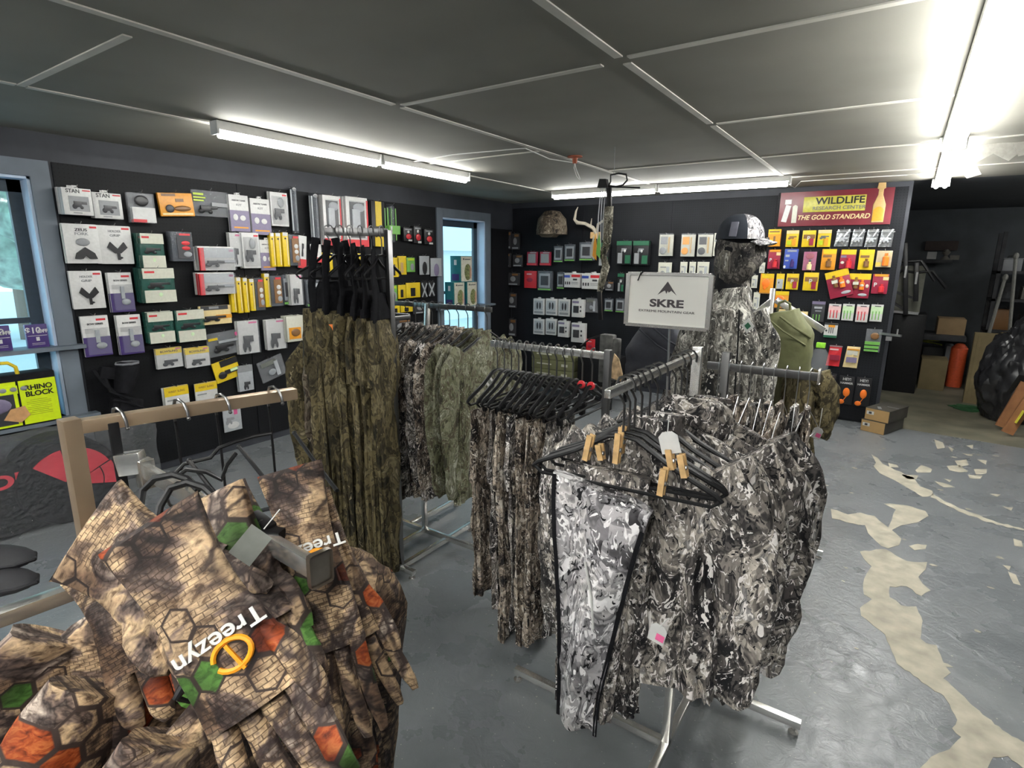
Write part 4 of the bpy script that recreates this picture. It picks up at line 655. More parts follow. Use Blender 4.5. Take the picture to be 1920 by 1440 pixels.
text('lettering', 'RHINO', .044, pm('K'), t, (BWD*.345, d-.0045, HT*.72), bold=.0012, sx=1.0); text('lettering', 'BLOCK', .044, pm('K'), t, (BWD*.345, d-.0045, HT*.6), bold=.0012, sx=1.0)
b = MB()
for q in range(9): b.box((BWD*.33, d-.0025, HT*(.48-.035*q)), (BWD*(.2 if q % 3 else .14), .001, .003))
b.obj('printed_text_line', mat('olive_print', (.28, .34, .02), .5), t, False)
MB().tube([(-.02, -.05, HT), (-.012, -.055, HT+.05), (.03, -.06, HT+.078), (.09, -.06, HT+.075), (.125, -.055, HT+.045), (.13, -.05, HT)], .011, 8).obj('handle', mat('yellow_handle', (.75, .55, .03), .4), t)
# ------------------------------------------------------------------ garments
def drape(L, w0, w1, t0, t1, folds=7, amp=.012, seed=0, n=56, m=36, slope=0, zt=0, x0=0, x1=0, y0=0, y1=0, wob=.02, wr=.005, prof=None):
    """closed cloth tube hanging down from zt; x is width, y thickness"""
    b = bmesh.new(); sd = Vector((seed*7.3, seed*3.1, seed*1.9)); rows = []
    for j in range(m+1):
        s = j/m; hw = lerp(w0, w1, s); ht = lerp(t0, t1, min(1, s*2.2)) if s > .02 else t0*.6
        if prof: hw *= prof(s)
        cx, cyy = lerp(x0, x1, s), lerp(y0, y1, s); row = []
        for i in range(n):
            th = 2*PI*i/n; c, q = math.cos(th), math.sin(th); x = hw*(abs(c)**.8)*(1 if c > 0 else -1); y = ht*(abs(q)**.8)*(1 if q > 0 else -1)
            u = i/n; ph = noise.noise(Vector((math.cos(th)*1.1, math.sin(th)*1.1, s*1.3))+sd)*5
            A = amp*(.25+.9*min(1, s*1.6))
            d = A*(2.2*abs(math.sin(PI*folds*u+ph*.5+seed))-1.2+.5*math.sin(2*PI*folds*1.9*u-ph*1.3+seed*2))
            p = Vector((x+cx, y+cyy, -s*L)); nr = Vector((c*ht, q*hw, 0)); nr.normalize()
            d += wr*2*noise.fractal(Vector((p.x*9, p.y*9, p.z*7))+sd, 1, 2, 3)
            z = zt-slope*abs(x)*(1-s)-s*L+(wob*noise.noise(Vector((x*6, y*6, seed)))*s)
            row.append(b.verts.new((p.x+nr.x*d, p.y+nr.y*d, z)))
        rows.append(row)
    for a, c in zip(rows, rows[1:]):
        for i in range(n): b.faces.new((a[i], a[(i+1) % n], c[(i+1) % n], c[i]))
    b.faces.new(rows[0][::-1]); 
    inner = [b.verts.new(v.co+Vector((0, 0, .03))) for v in rows[-1]]; ctr = sum((v.co for v in inner), Vector())/n
    for v in inner: v.co = ctr.lerp(v.co, .9); v.co.z += .01
    for i in range(n): b.faces.new((rows[-1][i], rows[-1][(i+1) % n], inner[(i+1) % n], inner[i]))
    b.faces.new(inner)
    return b
def mbo(b, name, m, parent): x = MB(); x.b.free(); x.b = b; return x.obj(name, m, parent)
def limb(pts, rad, flat=.5, axis='y', seed=0, amp=.012, n=20, m=26, folds=3):
    """sleeve or leg: tube along pts, squashed along y, with creases"""
    b = bmesh.new(); pts = [Vector(p) for p in pts]; rows = []; sd = Vector((seed*5.1, seed*2.2, seed))
    cum = [0]
    for a, c in zip(pts, pts[1:]): cum.append(cum[-1]+(c-a).length)
    def at(s):
        q = s*cum[-1]
        for k in range(len(pts)-1):
            if q <= cum[k+1]+1e-9: f = (q-cum[k])/(cum[k+1]-cum[k]); return pts[k].lerp(pts[k+1], f), lerp(rad[k], rad[k+1], f)
        return pts[-1], rad[-1]
    for j in range(m+1):
        s = j/m; p, r = at(s); p2, _ = at(min(1, s+.02)); p1, _ = at(max(0, s-.02)); t = (p2-p1).normalized()
        fx = Vector((0, 1, 0)).cross(t).normalized(); fy = t.cross(fx)
        row = []
        for i in range(n):
            th = 2*PI*i/n; dd = amp*(math.sin(folds*th+4*noise.noise(Vector((s*3, 0, 0))+sd)+seed)*.6+1.2*noise.noise(Vector((math.cos(th), math.sin(th), s*cum[-1]*14))+sd))
            row.append(b.verts.new(p+fx*math.cos(th)*(r+dd)+fy*math.sin(th)*(r*flat+dd*.6)))
        rows.append(row)
    for a, c in zip(rows, rows[1:]):
        for i in range(n): b.faces.new((a[i], a[(i+1) % n], c[(i+1) % n], c[i]))
    b.faces.new(rows[0][::-1]); b.faces.new(rows[-1]); return b
def shirt(label, m, loc, rz, L=.72, w=.23, seed=0, group=None, cat='jacket', name='camouflage_jacket', th=.028, sl=.66, hood=False, zipm=None, flat=.5):
    """hangs from loc = neck point under the hanger hook; shoulder line runs along local x"""
    r = thing(name, label, cat, loc, rz, group); rnd = random.Random(seed)
    mbo(drape(L, w*.94, w*.98, th*.8, th*1.5, 9, .007+.2*th, seed, slope=.38, prof=lambda s: 1-.12*math.sin(PI*min(1, s*1.3))), 'body', m, r)
    for e in (-1, 1):
        k = rnd.uniform(-.02, .04); yy = rnd.uniform(-.02, .02)
        mbo(limb([(e*w*.75, 0, -.06), (e*(w+.02), yy*.3, -.16), (e*(w+.03+k*.5), yy, -sl*.55), (e*(w+.0+k), yy*1.6, -sl*.95), (e*(w-.01+k), yy*1.5, -sl)], [.07, .074, .06, .05, .042], flat, seed=seed*3+e, amp=.006+.012*flat), 'sleeve', m, r)
    if hood: mbo(limb([(0, .03, .03), (.0, .06, .0), (0, .085, -.08), (0, .08, -.17)], [.06, .1, .11, .05], .55, seed=seed+9, amp=.016), 'hood', m, r)
    else: mbo(limb([(0, 0, .035), (0, 0, .0), (0, 0, -.03)], [.045, .05, .07], min(.5, th*18), seed=seed+5, amp=.006, m=8), 'collar', m, r)
    if zipm: MB().tube([(0, -th*1.3-.012, -.03), (.004, -th*1.9-.012, -L*.5), (0, -th*1.9-.012, -L*.92)], .004, 6).obj('zipper', zipm, r)
    return r
def trousers(label, m, loc, rz, L=1.0, w=.105, seed=0, group=None, th=.022, straps=False, split=True, name='camouflage_trousers'):
    r = thing(name, label, 'trousers', loc, rz, group)
    mbo(drape(.3, w*1.0, w*1.08, th, th*1.5, 4, .006, seed, n=40, m=12, wob=0), 'waist', m, r)
    for e in (-1, 1):
        mbo(drape(L-.2, w*.97, w*.62, th*1.0, th*1.3, 5, .010, seed+e*2.3, n=36, m=34, zt=-.2, x0=e*.006, x1=e*.03+.01*math.sin(seed), y0=e*th*.5, y1=e*th*.9), 'leg', m, r)
    if straps:
        for e in (-1, 1):
            MB().tube([(e*w*.6, -.01, -.02), (e*w*.62, -.02, .1), (e*w*.5, -.005, .22), (e*.04, 0, .31)], .017, 6, flat=.25, flat_axis=(0, 1, 0)).obj('suspender', blackcl, r)
        mbo(drape(.12, w*.35, w*.7, .008, .014, 3, .005, seed, n=24, m=10, zt=.12, wob=0), 'back_panel', blackcl, r)
    return r
def hanger(label, loc, rz, span=.41, kind='plastic', group=None, hook=.085, clips=False, drop=.1, thick=.008):
    """loc is the top of the bar the hook rests on; hanger plane is local xz"""
    r = thing('clothes_hanger', label, 'hanger', loc, rz, group); M = blackpl if kind == 'plastic' else wire; rr = .0035 if kind == 'plastic' else .0016
    b = MB(); c = Vector((0, 0, -.014)); pts = [c+Vector((.018*math.cos(a)*1.0, 0, .018*math.sin(a))) for a in [PI*1.15, PI*.95, PI*.7, PI*.5, PI*.3, PI*.05, -PI*.15, -PI*.35]]
    pts = [Vector((-p.x, 0, p.z)) for p in pts][::-1]; pts = pts[:]
    path = [(.02, 0, -.022), (.02, 0, -.006), (.012, 0, .006), (0, 0, .009), (-.014, 0, .004), (-.02, 0, -.01), (-.017, 0, -.026), (-.006, 0, -.04), (0, 0, -.052), (0, 0, -hook)]
    b.tube(path, max(rr*.75, .0016) if kind != 'plastic' else .003, 6).obj('hook', wire if kind != 'plastic' else darkchrome, r)
    h = -hook; b = MB(); s2 = span/2
    if kind == 'plastic':
        b.tube([(-s2, 0, h-drop), (-s2*.93, 0, h-drop+.012), (-s2*.5, 0, h-drop*.48), (-.03, 0, h-.004), (0, 0, h), (.03, 0, h-.004), (s2*.5, 0, h-drop*.48), (s2*.93, 0, h-drop+.012), (s2, 0, h-drop)], [thick*.6, thick, thick, thick, thick*.9, thick, thick, thick, thick*.6], 8, flat=.7, flat_axis=(0, 0, 1)).obj('shoulders', M, r)
        MB().tube([(-s2*.98, 0, h-drop), (-s2*.9, 0, h-drop-.014), (s2*.9, 0, h-drop-.014), (s2*.98, 0, h-drop)], thick*.55, 6).obj('crossbar', M, r)
        if clips:
            for e in (-1, 1): MB().box((e*s2*.45, 0, h-drop-.035), (.022, .02, .045), None, .003).box((e*s2*.45, -.012, h-drop-.012), (.018, .01, .02), None, .002).obj('clip', M, r)
    else:
        b.tube([(0, 0, h), (-s2, 0, h-drop), (s2, 0, h-drop), (0, 0, h)], rr, 6).obj('shoulders', M, r)
    return r
# ------------------------------------------------------------------ chrome racks
def rack(name, label, loc, rz=0, group=None): return thing(name, label, 'clothes rack', loc, rz, group)
def bar(root, part, p0, p1, w=.026, h=.026, m=chrome): o = MB().bar(p0, p1, w, h, bev=.002).obj(part, m, root); return o
def foot(root, x, y): MB().lathe([(0, 0), (.017, 0), (.017, .008), (.005, .012), (.005, .032), (0, .032)], (x, y, 0), 12).obj('foot', chrome, root)

# --- centre rack (pinwheel base, two arms) ------------------------------------
PX, PY1, PY2 = -.44, 1.58, 1.92; ZA, ZB = 1.355, 1.265
r2 = rack('garment_rack', 'chrome four way rack in the centre carrying the white name sign', (PX, 1.75, 0)); o_ = Vector((PX, 1.75, 0))
def R2(p): return Vector(p)-o_
zb = .045
bar(r2, 'base_bar', R2((PX-.6, PY1, zb)), R2((PX, PY1, zb))); bar(r2, 'base_bar', R2((PX+.0, PY2, zb)), R2((PX+.36, PY2, zb))); bar(r2, 'base_bar', R2((PX, .95, zb)), R2((PX, 2.5, zb)))
for x, y in ((PX-.59, PY1), (PX+.34, PY2), (PX, .97), (PX, 2.48)): foot(r2, *(R2((x, y, 0)).xy))
bar(r2, 'post', R2((PX, PY1, zb)), R2((PX, PY1, ZA+.02))); bar(r2, 'post', R2((PX, PY2, zb)), R2((PX, PY2, ZB+.05)), .026, .026, darkchrome)
bar(r2, 'top_bar', R2((PX, PY1, 1.1)), R2((PX, PY2, 1.1)))
bar(r2, 'arm', R2((PX, PY1+.02, ZA)), R2((PX, .98, ZA)), .014, .018); 
bar(r2, 'arm', R2((PX-.06, PY2, ZB)), R2((-.165, PY2, ZB)), .01, .026, darkchrome); MB().box(R2((-.163, PY2, ZB+.002)), (.006, .03, .05), None, .006).obj('end_plate', chrome, r2)
# left side bar holding clipped trousers
XC0, XC1, YC, ZC = -1.29, -.83, 1.84, 1.26
bar(r2, 'strut', R2((PX, PY1, .95)), R2((XC1, YC, .95))); bar(r2, 'post', R2((XC1, YC, .5)), R2((XC1, YC, ZC+.035)), .024, .024, darkchrome); bar(r2, 'strut', R2((PX, PY1, .52)), R2((XC1, YC, .52)))
bar(r2, 'arm', R2((XC1, YC, ZC+.012)), R2((XC0-.06, YC, ZC+.012)), .018, .026)
# sign
sy = 1.74; a, b_ = onp(1174, 608, 1, sy), onp(1326, 620, 1, sy); tz = onp(1250, 514, 1, sy).z; bz = (a.z+b_.z)/2+.002
sx_ = (a.x+b_.x)/2; sw = b_.x-a.x; sh = tz-bz
sg = thing('sign_holder', 'white sign in chrome frame on a thin stem above centre rack', 'sign', (sx_, sy, 1.1))
z0 = bz-1.1; m = MB()
for q in ((-sw/2, z0), ): pass
MB().bar((-sw/2, 0, z0), (sw/2, 0, z0), .014, .01).bar((-sw/2, 0, z0+sh), (sw/2, 0, z0+sh), .014, .01).bar((-sw/2, 0, z0), (-sw/2, 0, z0+sh), .014, .01, (0, 1, 0)).bar((sw/2, 0, z0), (sw/2, 0, z0+sh), .014, .012, (0, 1, 0)).obj('frame', chrome, sg)
MB().box((0, 0, z0+sh/2), (sw-.01, .004, sh-.008)).obj('sheet', mat('paper_white', (.74, .73, .68), .5, 0, .02, 3), sg, False)
INK = mat('dark_grey_ink', (.06, .05, .055), .6); ms = MB(); cz = z0+sh*.68; u = sw*.5
MB().prism([(-u*.23, cz-.012), (0, cz+.03), (u*.23, cz-.012), (u*.10, cz+.002), (u*.04, cz-.004), (0.002, cz+.002), (-u*.02, cz-.008), (-u*.05, cz+.002), (-u*.09, cz-.0)], -.0035, -.0024).obj('mountain_mark', INK, sg, False)
text('lettering', 'SKRE', sh*.2, INK, sg, (0, -.0028, z0+sh*.44), bold=.0011, sx=1.5); text('lettering', 'EXTREME MOUNTAIN GEAR', sh*.062, INK, sg, (0, -.0028, z0+sh*.29), bold=0, sx=1.4)
MB().tube([(.02, .01, 0-.05), (.01, .01, z0)], .004, 8).obj('stem', wire, sg); MB().box((.05, -.03, -.05), (.16, .14, .012)).obj('stem_base', chrome, sg, False)
MB().tube([(-sw*.36, -.012, z0+sh-.022), (-sw*.33, -.01, z0+sh+.002), (-sw*.28, 0, z0+sh+.006)], .0022, 6).obj('zip_tie', blackpl, sg)
sg.location.z = 1.16; 
for ch in sg.children:
    if ch.name.split('.')[0] not in ('stem', 'stem_base'): ch.location.z -= .06
# arm A: hangers facing the viewer, shirts and folded trousers
ga = 'dark shirts on the front arm of centre rack'; ys = [1.07, 1.10, 1.13, 1.17, 1.22, 1.27, 1.40, 1.45, 1.50]
for i, y in enumerate(ys):
    hanger('black plastic hanger, %s from the viewer on the front arm of centre rack' % ORD[i], (PX+.0, y, ZA+.012), random.uniform(-.09, .09)+(.12 if i < 2 else 0), .42, 'plastic', 'black hangers on the front arm', hook=.12, drop=.105, thick=.0075)
for i, y in enumerate([1.175, 1.235, 1.31, 1.39, 1.46]):
    shirt('grey camouflage hooded shirt, %s from the viewer on centre front arm' % ORD[i], GREY, (PX+.02+.015*i, y+.0, ZA-.125), random.uniform(-.12, .06), .61+.03*(i % 2), .19, 20+i, ga, 'shirt', 'camouflage_shirt', .017, .6, hood=(i == 2), zipm=None, flat=.35)
# front folded trousers with wooden clothes pegs
fr = thing('folded_trousers', 'pale grey camouflage trousers folded and pegged at front of centre rack', 'trousers', (-.475, 1.045, 1.145), .1)
b = bmesh.new(); nn, mm_ = 40, 46; rows = []
def fp(u, s, side):
    xl = lerp(-.112, -.085, s); xr = lerp(.115, .015, min(1, s*1.15)**.8); x = lerp(xl, xr, u); z = -.63*s-.045*u*(1-s)-.02*u*s
    y = side*.012*(math.sin(PI*u)**.4)+.016*math.sin(u*7+s*3+side)*min(1, s*3)+.012*noise.fractal(Vector((x*9, side, z*7)), 1, 2, 3)
    return (x, y, z)
fr_v = [[b.verts.new(fp(i/nn, j/mm_, -1)) for i in range(nn+1)] for j in range(mm_+1)]; bk_v = [[b.verts.new(Vector(fp(i/nn, j/mm_, 1))+Vector((0, .014, 0))) for i in range(nn+1)] for j in range(mm_+1)]
for j in range(mm_):
    for i in range(nn):
        b.faces.new((fr_v[j][i], fr_v[j][i+1], fr_v[j+1][i+1], fr_v[j+1][i])); b.faces.new((bk_v[j][i], bk_v[j+1][i], bk_v[j+1][i+1], bk_v[j][i+1]))
    for q in (0, nn): b.faces.new((fr_v[j][q], fr_v[j+1][q], bk_v[j+1][q], bk_v[j][q]))
for i in range(nn):
    for q in (0, mm_): b.faces.new((fr_v[q][i], fr_v[q][i+1], bk_v[q][i+1], bk_v[q][i]))
mbo(b, 'leg', GREYL, fr)
for u in (.985, .03):
    MB().tube([Vector(fp(u, s/12, -1))+Vector((0, -.004, 0)) for s in range(0 if u < .5 else 1, 13)], .0055, 6, flat=.4, flat_axis=(0, 1, 0)).obj('black_piping', blackcl, fr)
MB().tube([Vector(fp(.45, .28, -1))+Vector((-.0, -.004, 0)), Vector(fp(.62, .38, -1))+Vector((0, -.004, 0)), Vector(fp(.72, .5, -1))+Vector((0, -.004, 0))], .003, 6).obj('pocket_zipper', MATS_white, fr)
sec = trousers('dark grey camouflage trousers directly behind the pale pegged pair', GREY, (-.49, 1.105, 1.15), .05, .62, .1, 77)
def peg(px, py0, py1, y, lean, lab):
    a, c = onp(px, py1, 1, y), onp(px+lean, py0, 1, y); t = thing('clothes_peg', lab, 'clothes peg', a, 0, 'wooden clothes pegs'); d = c-a
    MB().bar((0, -.004, 0), d+Vector((0, -.006, 0)), .012, .005, (0, 1, 0)).bar((.001, .005, 0), d+Vector((.001, .008, 0)), .012, .005, (0, 1, 0)).obj('jaw', wood, t, False); MB().tube([d*.45+Vector((-.008, 0, 0)), d*.45+Vector((.008, 0, 0))], .005, 8).obj('spring', wire, t)
for q in ((1098, 816, 862, 1.03, 10, 'wooden peg at far left of the pale trousers'), (1128, 833, 862, 1.03, -5, 'short wooden peg second from left'), (1155, 812, 868, 1.03, 6, 'wooden peg in the middle, third from left'), (1238, 878, 928, 1.03, 8, 'wooden peg lowest on the pale waistband'), (1260, 842, 880, 1.06, -6, 'wooden peg beside white size tag'), (1284, 852, 895, 1.06, -8, 'rightmost wooden peg near the hanger end'), (1163, 800, 850, 1.09, 4, 'wooden peg behind the middle one')): peg(*q)
def swing(px, py, ax, v, lab, w=.035, h=.045, rot=.2, pink=True, rz=0, strng=(0.01, 0, .03)):
    c = onp(px, py, ax, v); t = thing('price_tag', lab, 'tag', c, rz); t.rotation_euler = (0, rot, rz)
    MB().prism([(-w/2, -h/2), (w/2, -h/2), (w/2, h*.3), (w*.25, h/2), (-w*.25, h/2), (-w/2, h*.3)], -.0006, .0006).obj('card', MATS_white, t, False)
    if pink: MB().box((w*.2, -.001, -h*.15), (w*.5, .0008, h*.35)).obj('sticker', mat('pink_sticker', (.85, .15, .35), .5), t, False)
    MB().tube([(0, 0, h*.38), Vector(strng)+Vector((0, 0, h*.38))], .0012, 5).obj('string', MATS_white, t)
swing(1233, 1188, 1, 1.02, 'white price tag with pink sticker on the front trousers')
swing(1255, 830, 1, 1.06, 'crumpled white size tag at the black hanger', .04, .045, -.3, False)
swing(1532, 812, 0, -.16, 'white paper tag on the rightmost shirt of centre rack', .03, .04, .3, True, 0, (-.02, 0, .07))
# arm B: shirts edge on with wire hangers
for i in range(9):
    x = lerp(-.46, -.185, i/8); hanger('thin steel wire hanger, %s from left on the right arm of centre rack' % ORD[i], (x, PY2, ZB+.016), PI/2+random.uniform(-.15, .15), .4, 'wire', 'wire hangers on the right arm', hook=.11, drop=.12)
for i in range(8):
    x = lerp(-.45, -.185, i/7); random.seed(500+i); shirt('brown grey camouflage shirt, %s from left on right arm of centre rack' % ORD[i], BROWNG if i % 3 else GREY, (x, PY2+random.uniform(-.03, .03), ZB-.135+random.uniform(-.02, .015)), PI/2+random.uniform(-.22, .16), .68+.07*math.sin(i*2), .2, 40+i, 'shirts on the right arm of centre rack', 'shirt', 'camouflage_shirt', .009, .72, flat=.24)
# side arm: trousers clipped, edge on
for i in range(11):
    x = lerp(XC0-.03, XC1-.14, i/10); hanger('black clip hanger, %s from left on the trouser bar' % ORD[i], (x, YC, ZC+.026), PI/2+random.uniform(-.06, .06), .4, 'plastic', 'black clip hangers on trouser bar', hook=.12, drop=.1, clips=True, thick=.009)
    if i < 10: trousers('grey brown camouflage trousers, %s from left on trouser bar' % ORD[i], (BROWNG, GREY, BROWNG, BROWNG)[i % 4], (x, YC+random.uniform(-.06, .03), ZC-.235), PI/2+random.uniform(-.25, .25), [.82, .88, 1.02, .86, .9, .94, .98, .9, .95, .9][i], .13, 60+i, 'trousers on the bar left of centre rack', .009)
for q, x in enumerate((XC1-.1, XC1-.06)):
    hanger('dark hanger with red size disc, %s of two by the rack post' % ORD[q], (x, YC, ZC+.026), PI/2, .36, 'plastic', None, hook=.13, drop=.09)
    t = thing('size_marker', 'red round size marker on hanger, %s of two' % ('left' if q == 0 else 'right'), 'size marker', (x, YC-.005, ZC-.105)); MB().lathe([(0, -.006), (.014, -.006), (.016, 0), (.014, .006), (0, .006)], (0, 0, 0), 14, Matrix.Rotation(PI/2, 3, 'X')).obj('disc', mat('red_disc', (.75, .04, .05), .4), t)

# --- tall bib rack on the left -------------------------------------------------
DY = 1.86; dl, dr = onp(608, 434, 1, 1.68), onp(727, 434, 1, DY); ZD = dl.z
r4 = rack('garment_rack', 'tall dark rack holding the olive bib overalls', (dr.x, DY, 0))
bar(r4, 'post', (0, 0, .04), (0, 0, ZD+.01), .028, .028, darkchrome); bar(r4, 'arm', (dl.x-dr.x, dl.y-dr.y, ZD), (0, 0, ZD), .014, .035, darkchrome)
bar(r4, 'base_bar', (-.55, 0, .04), (.1, 0, .04)); bar(r4, 'base_bar', (0, -.1, .04), (0, .6, .04)); bar(r4, 'arm', (-.75, .12, 1.33), (0, .12, 1.33), .014, .03, darkchrome); bar(r4, 'strut', (0, 0, 1.33), (0, .12, 1.33), .02, .02, darkchrome)
for x, y in ((-.53, 0), (.08, 0), (0, .58), (0, -.08)): foot(r4, x, y)
gb = 'olive bibs on the tall rack'
for i in range(6):
    x = lerp(dl.x+.03, dr.x+.0, i/5); yy = lerp(dl.y, dr.y-.04, i/5); rz_ = [.95, 1.35, 1.75, 1.9, 1.85, 1.8][i]; hanger('black hanger, %s from left on tall rack' % ORD[i], (x, yy, ZD+.018), rz_, .3, 'plastic', 'black hangers on tall rack', hook=.12, drop=.09)
    zt = onp(600, 583, 0, x).z-.02
    t = trousers('olive bark camouflage bib overalls, %s from left on tall rack' % ORD[i], OLIVE, (x, yy-.02, 1.385-.01*i), rz_, 1.27-.0*i, .115, 90+i, gb, .019, straps=True, name='bib_overalls')
for i in range(4):
    x = lerp(dl.x-.26, dl.x-.03, i/3); hanger('black hanger, %s from left among the brown jackets' % ORD[i], (x, DY+.12, 1.33+.016), PI/2, .38, 'plastic', 'hangers of the brown jackets', hook=.1, drop=.09)
    shirt('brown bark camouflage jacket, %s from left beside the bibs' % ORD[i], OLIVEB if i % 2 else OLIVE, (x, DY+.1, 1.215), PI/2+random.uniform(-.2, .2), .92, .24, 120+i, 'brown jackets left of the bibs', 'jacket', th=.022, sl=.82, flat=.4)
c = onp(624, 612, 1, DY-.2); x0 = dl.x+.03
t = thing('hang_tag', 'orange and grey hang tag on the leftmost olive bib', 'tag', onp(624, 608, 1, 1.63), .85); MB().box((0, 0, -.018), (.07, .003, .036), None, .001).obj('orange_header', mat('bright_orange', (.9, .22, .02), .4), t); MB().prism([(-.034, -.036), (.034, -.036), (.034, -.13), (0, -.155), (-.034, -.13)], -.0015, .0015).obj('card', mat('smoky_card', (.2, .19, .19), .4), t, False); MB().box((0, -.0025, -.095), (.05, .001, .008)).obj('printed_line', MATS_white, t, False); MB().prism([(-.02, -.075), (0, -.05), (.02, -.075)], -.003, -.002).obj('printed_mark', pm('R'), t, False)

# --- middle rack with shirts in front of far window -------------------------------
CY_ = 2.3; c0, c1 = onp(778, 578, 1, CY_), onp(922, 573, 1, CY_); ZM = (c0.z+c1.z)/2
r5 = rack('garment_rack', 'chrome rack of mixed camouflage shirts before the far window', (c0.x-.1, CY_, 0)); L_ = c1.x-c0.x
b5 = onp(797, 993, 2, .045)-Vector((c0.x-.1, CY_, 0)); 
bar(r5, 'post', (b5.x, b5.y, .045), (b5.x, b5.y, .9)); bar(r5, 'post', (b5.x, b5.y+.03, .9), (b5.x, 0, ZM+.01), .024, .024); bar(r5, 'arm', (b5.x-.1, 0, ZM), (.1+L_, 0, ZM), .012, .026, darkchrome)
bar(r5, 'arm', (b5.x-.45, .0, ZM), (b5.x-.1, 0, ZM), .012, .026, darkchrome)
bar(r5, 'base_bar', (b5.x-.45, b5.y, .045), (b5.x+.42, b5.y, .045)); bar(r5, 'base_bar', (b5.x, b5.y-.25, .045), (b5.x, b5.y+.0, .045)); bar(r5, 'base_bar', (b5.x-.12, b5.y, .045), (b5.x-.12, b5.y+.45, .045))
for x, y in ((b5.x-.43, b5.y), (b5.x+.4, b5.y), (b5.x, b5.y-.23), (b5.x-.12, b5.y+.43)): foot(r5, x, y)
for i in range(10):
    x = lerp(c0.x-.06, c1.x-.03, i/9); hanger('black hanger, %s from left on far window rack' % ORD[i], (x, CY_, ZM+.014), PI/2+random.uniform(-.1, .1), .4, 'plastic', 'black hangers by far window', hook=.13, drop=.09)
    mm_c = [GREY, GREY, GREY, GREY, BROWNG, GREY, BROWNG, GREEN, GREEN, GREEN][i]; dsc = 'pale green' if mm_c is GREEN else ('brown' if mm_c is BROWNG else 'grey')
    shirt('%s camouflage shirt, %s from left on far window rack' % (dsc, ORD[i]), mm_c, (x, CY_+random.uniform(-.02, .02), ZM-.14), PI/2+random.uniform(-.15, .15), .84-.02*(9-i) if i > 5 else .9, .235, 150+i, 'shirts before the far window', 'shirt', 'camouflage_shirt', .01, .8, flat=.3)
t = thing('diamond_tag', 'white diamond shaped tag on the pale green shirt', 'tag', onp(918, 716, 0, c1.x+.02), PI/2-.3); MB().prism([(-.026, 0), (0, .038), (.026, 0), (0, -.038)], -.001, .001).obj('card', MATS_white, t, False); MB().prism([(-.012, 0), (0, .016), (.012, 0), (0, -.016)], -.002, -.001).obj('printed_mark', pm('F'), t, False)

# ------------------------------------------------------------------ mannequin
MX, MY = -.625, 2.72
mq = thing('mannequin', 'mannequin in shard camouflage jacket, face mask and cap facing right', 'mannequin', (MX, MY, 0), 0)
def oo(b, n, m): return b.obj(n, m, mq)
hz = 1.66
oo(MB().ell((0, 0, hz), (.094, .076, .122), 18).tube([(-.01, 0, hz-.1), (-.02, 0, hz-.22)], [.06, .075], 14), 'head', blackcl)
MJ = camo('mannequin_shard_camo', [(.03, .028, .025), (.12, .115, .1), (.3, .285, .25), (.06, .055, .05), (.55, .53, .47)], 9, (.7, .68, .62), .64, shard=38)
DG = camo('dark_shard_camo', [(.015, .014, .014), (.06, .055, .05), (.15, .135, .12), (.03, .028, .026), (.26, .24, .2)], 12, (.4, .38, .34), .68)
b = bmesh.new(); rows = []; n = 28
for j in range(15):
    s = j/14; z = lerp(hz+.04, hz-.25, s); r = lerp(.1, .096, s/.4) if s < .4 else lerp(.096, .066, (s-.4)/.25) if s < .65 else lerp(.066, .085, (s-.65)/.35)
    cx = lerp(.012, -.02, s)+.016*(1-abs(s-.3)*2 if s < .6 else 0)
    rows.append([b.verts.new((cx+(r+.008*math.sin(5*th+9*s)+.012*noise.noise(Vector((math.cos(th)*2, math.sin(th)*2, s*9))))*math.cos(th)*1.05, (r+.008*math.sin(4*th-7*s))*math.sin(th)*.84, z+.014*math.sin(2*th+1))) for th in [2*PI*i/n for i in range(n)]])
for a, c in zip(rows, rows[1:]):
    for i in range(n): b.faces.new((a[i], a[(i+1) % n], c[(i+1) % n], c[i]))
mbo(b, 'face_mask', DG, mq)
# cap: dark mesh rear half, camouflage front, bill
def dome(x0_, x1_):
    b = MB(); N_ = 24; rows = []
    for j in range(9):
        ph = j/8*PI/2; z = hz+.045+.11*math.sin(ph); r = .104*math.cos(ph)**.8 if ph < 1.56 else .002
        rows.append([(.01+r*math.cos(2*PI*(x0_+(x1_-x0_)*i/N_)), r*.88*math.sin(2*PI*(x0_+(x1_-x0_)*i/N_)), z) for i in range(N_+1)])
    V = [[b.b.verts.new(p) for p in r] for r in rows]
    for a, c in zip(V, V[1:]):
        for i in range(N_): b.b.faces.new((a[i], a[i+1], c[i+1], c[i]))
    return b
oo(dome(.17, .83), 'cap_rear', mat('black_mesh', (.02, .025, .035), .85)); oo(dome(-.17, .17), 'cap_front', GREYL)
b = MB(); V = []
for j in range(7):
    for i in range(11):
        a = lerp(-1.05, 1.05, i/10); rr = lerp(.1, .158, j/6)*(1 if j < 1 else 1); V.append(b.b.verts.new((.01+rr*math.cos(a)**.6*(1 if 1 else 0), .095*math.sin(a)*(1-.1*j/6), hz+.05-.018*(j/6)-.02*math.sin(a)**2)))
for j in range(6):
    for i in range(10): a = j*11+i; b.b.faces.new((V[a], V[a+1], V[a+12], V[a+11]))
o = oo(b, 'cap_bill', GREYL); md = o.modifiers.new('thickness', 'SOLIDIFY'); md.thickness = .004
MB().box((.005, -.099, hz+.085), (.032, .006, .07), Matrix.Rotation(-.45, 3, 'X'), .003).obj('cap_strap', mat('grey_strap', (.12, .12, .15), .6), mq)
mbo(drape(.68, .145, .15, .1, .115, 7, .01, 7.7, zt=1.42, slope=.28, n=64, m=36, prof=lambda s: .62+.38*min(1, s*4)), 'jacket', MJ, mq)
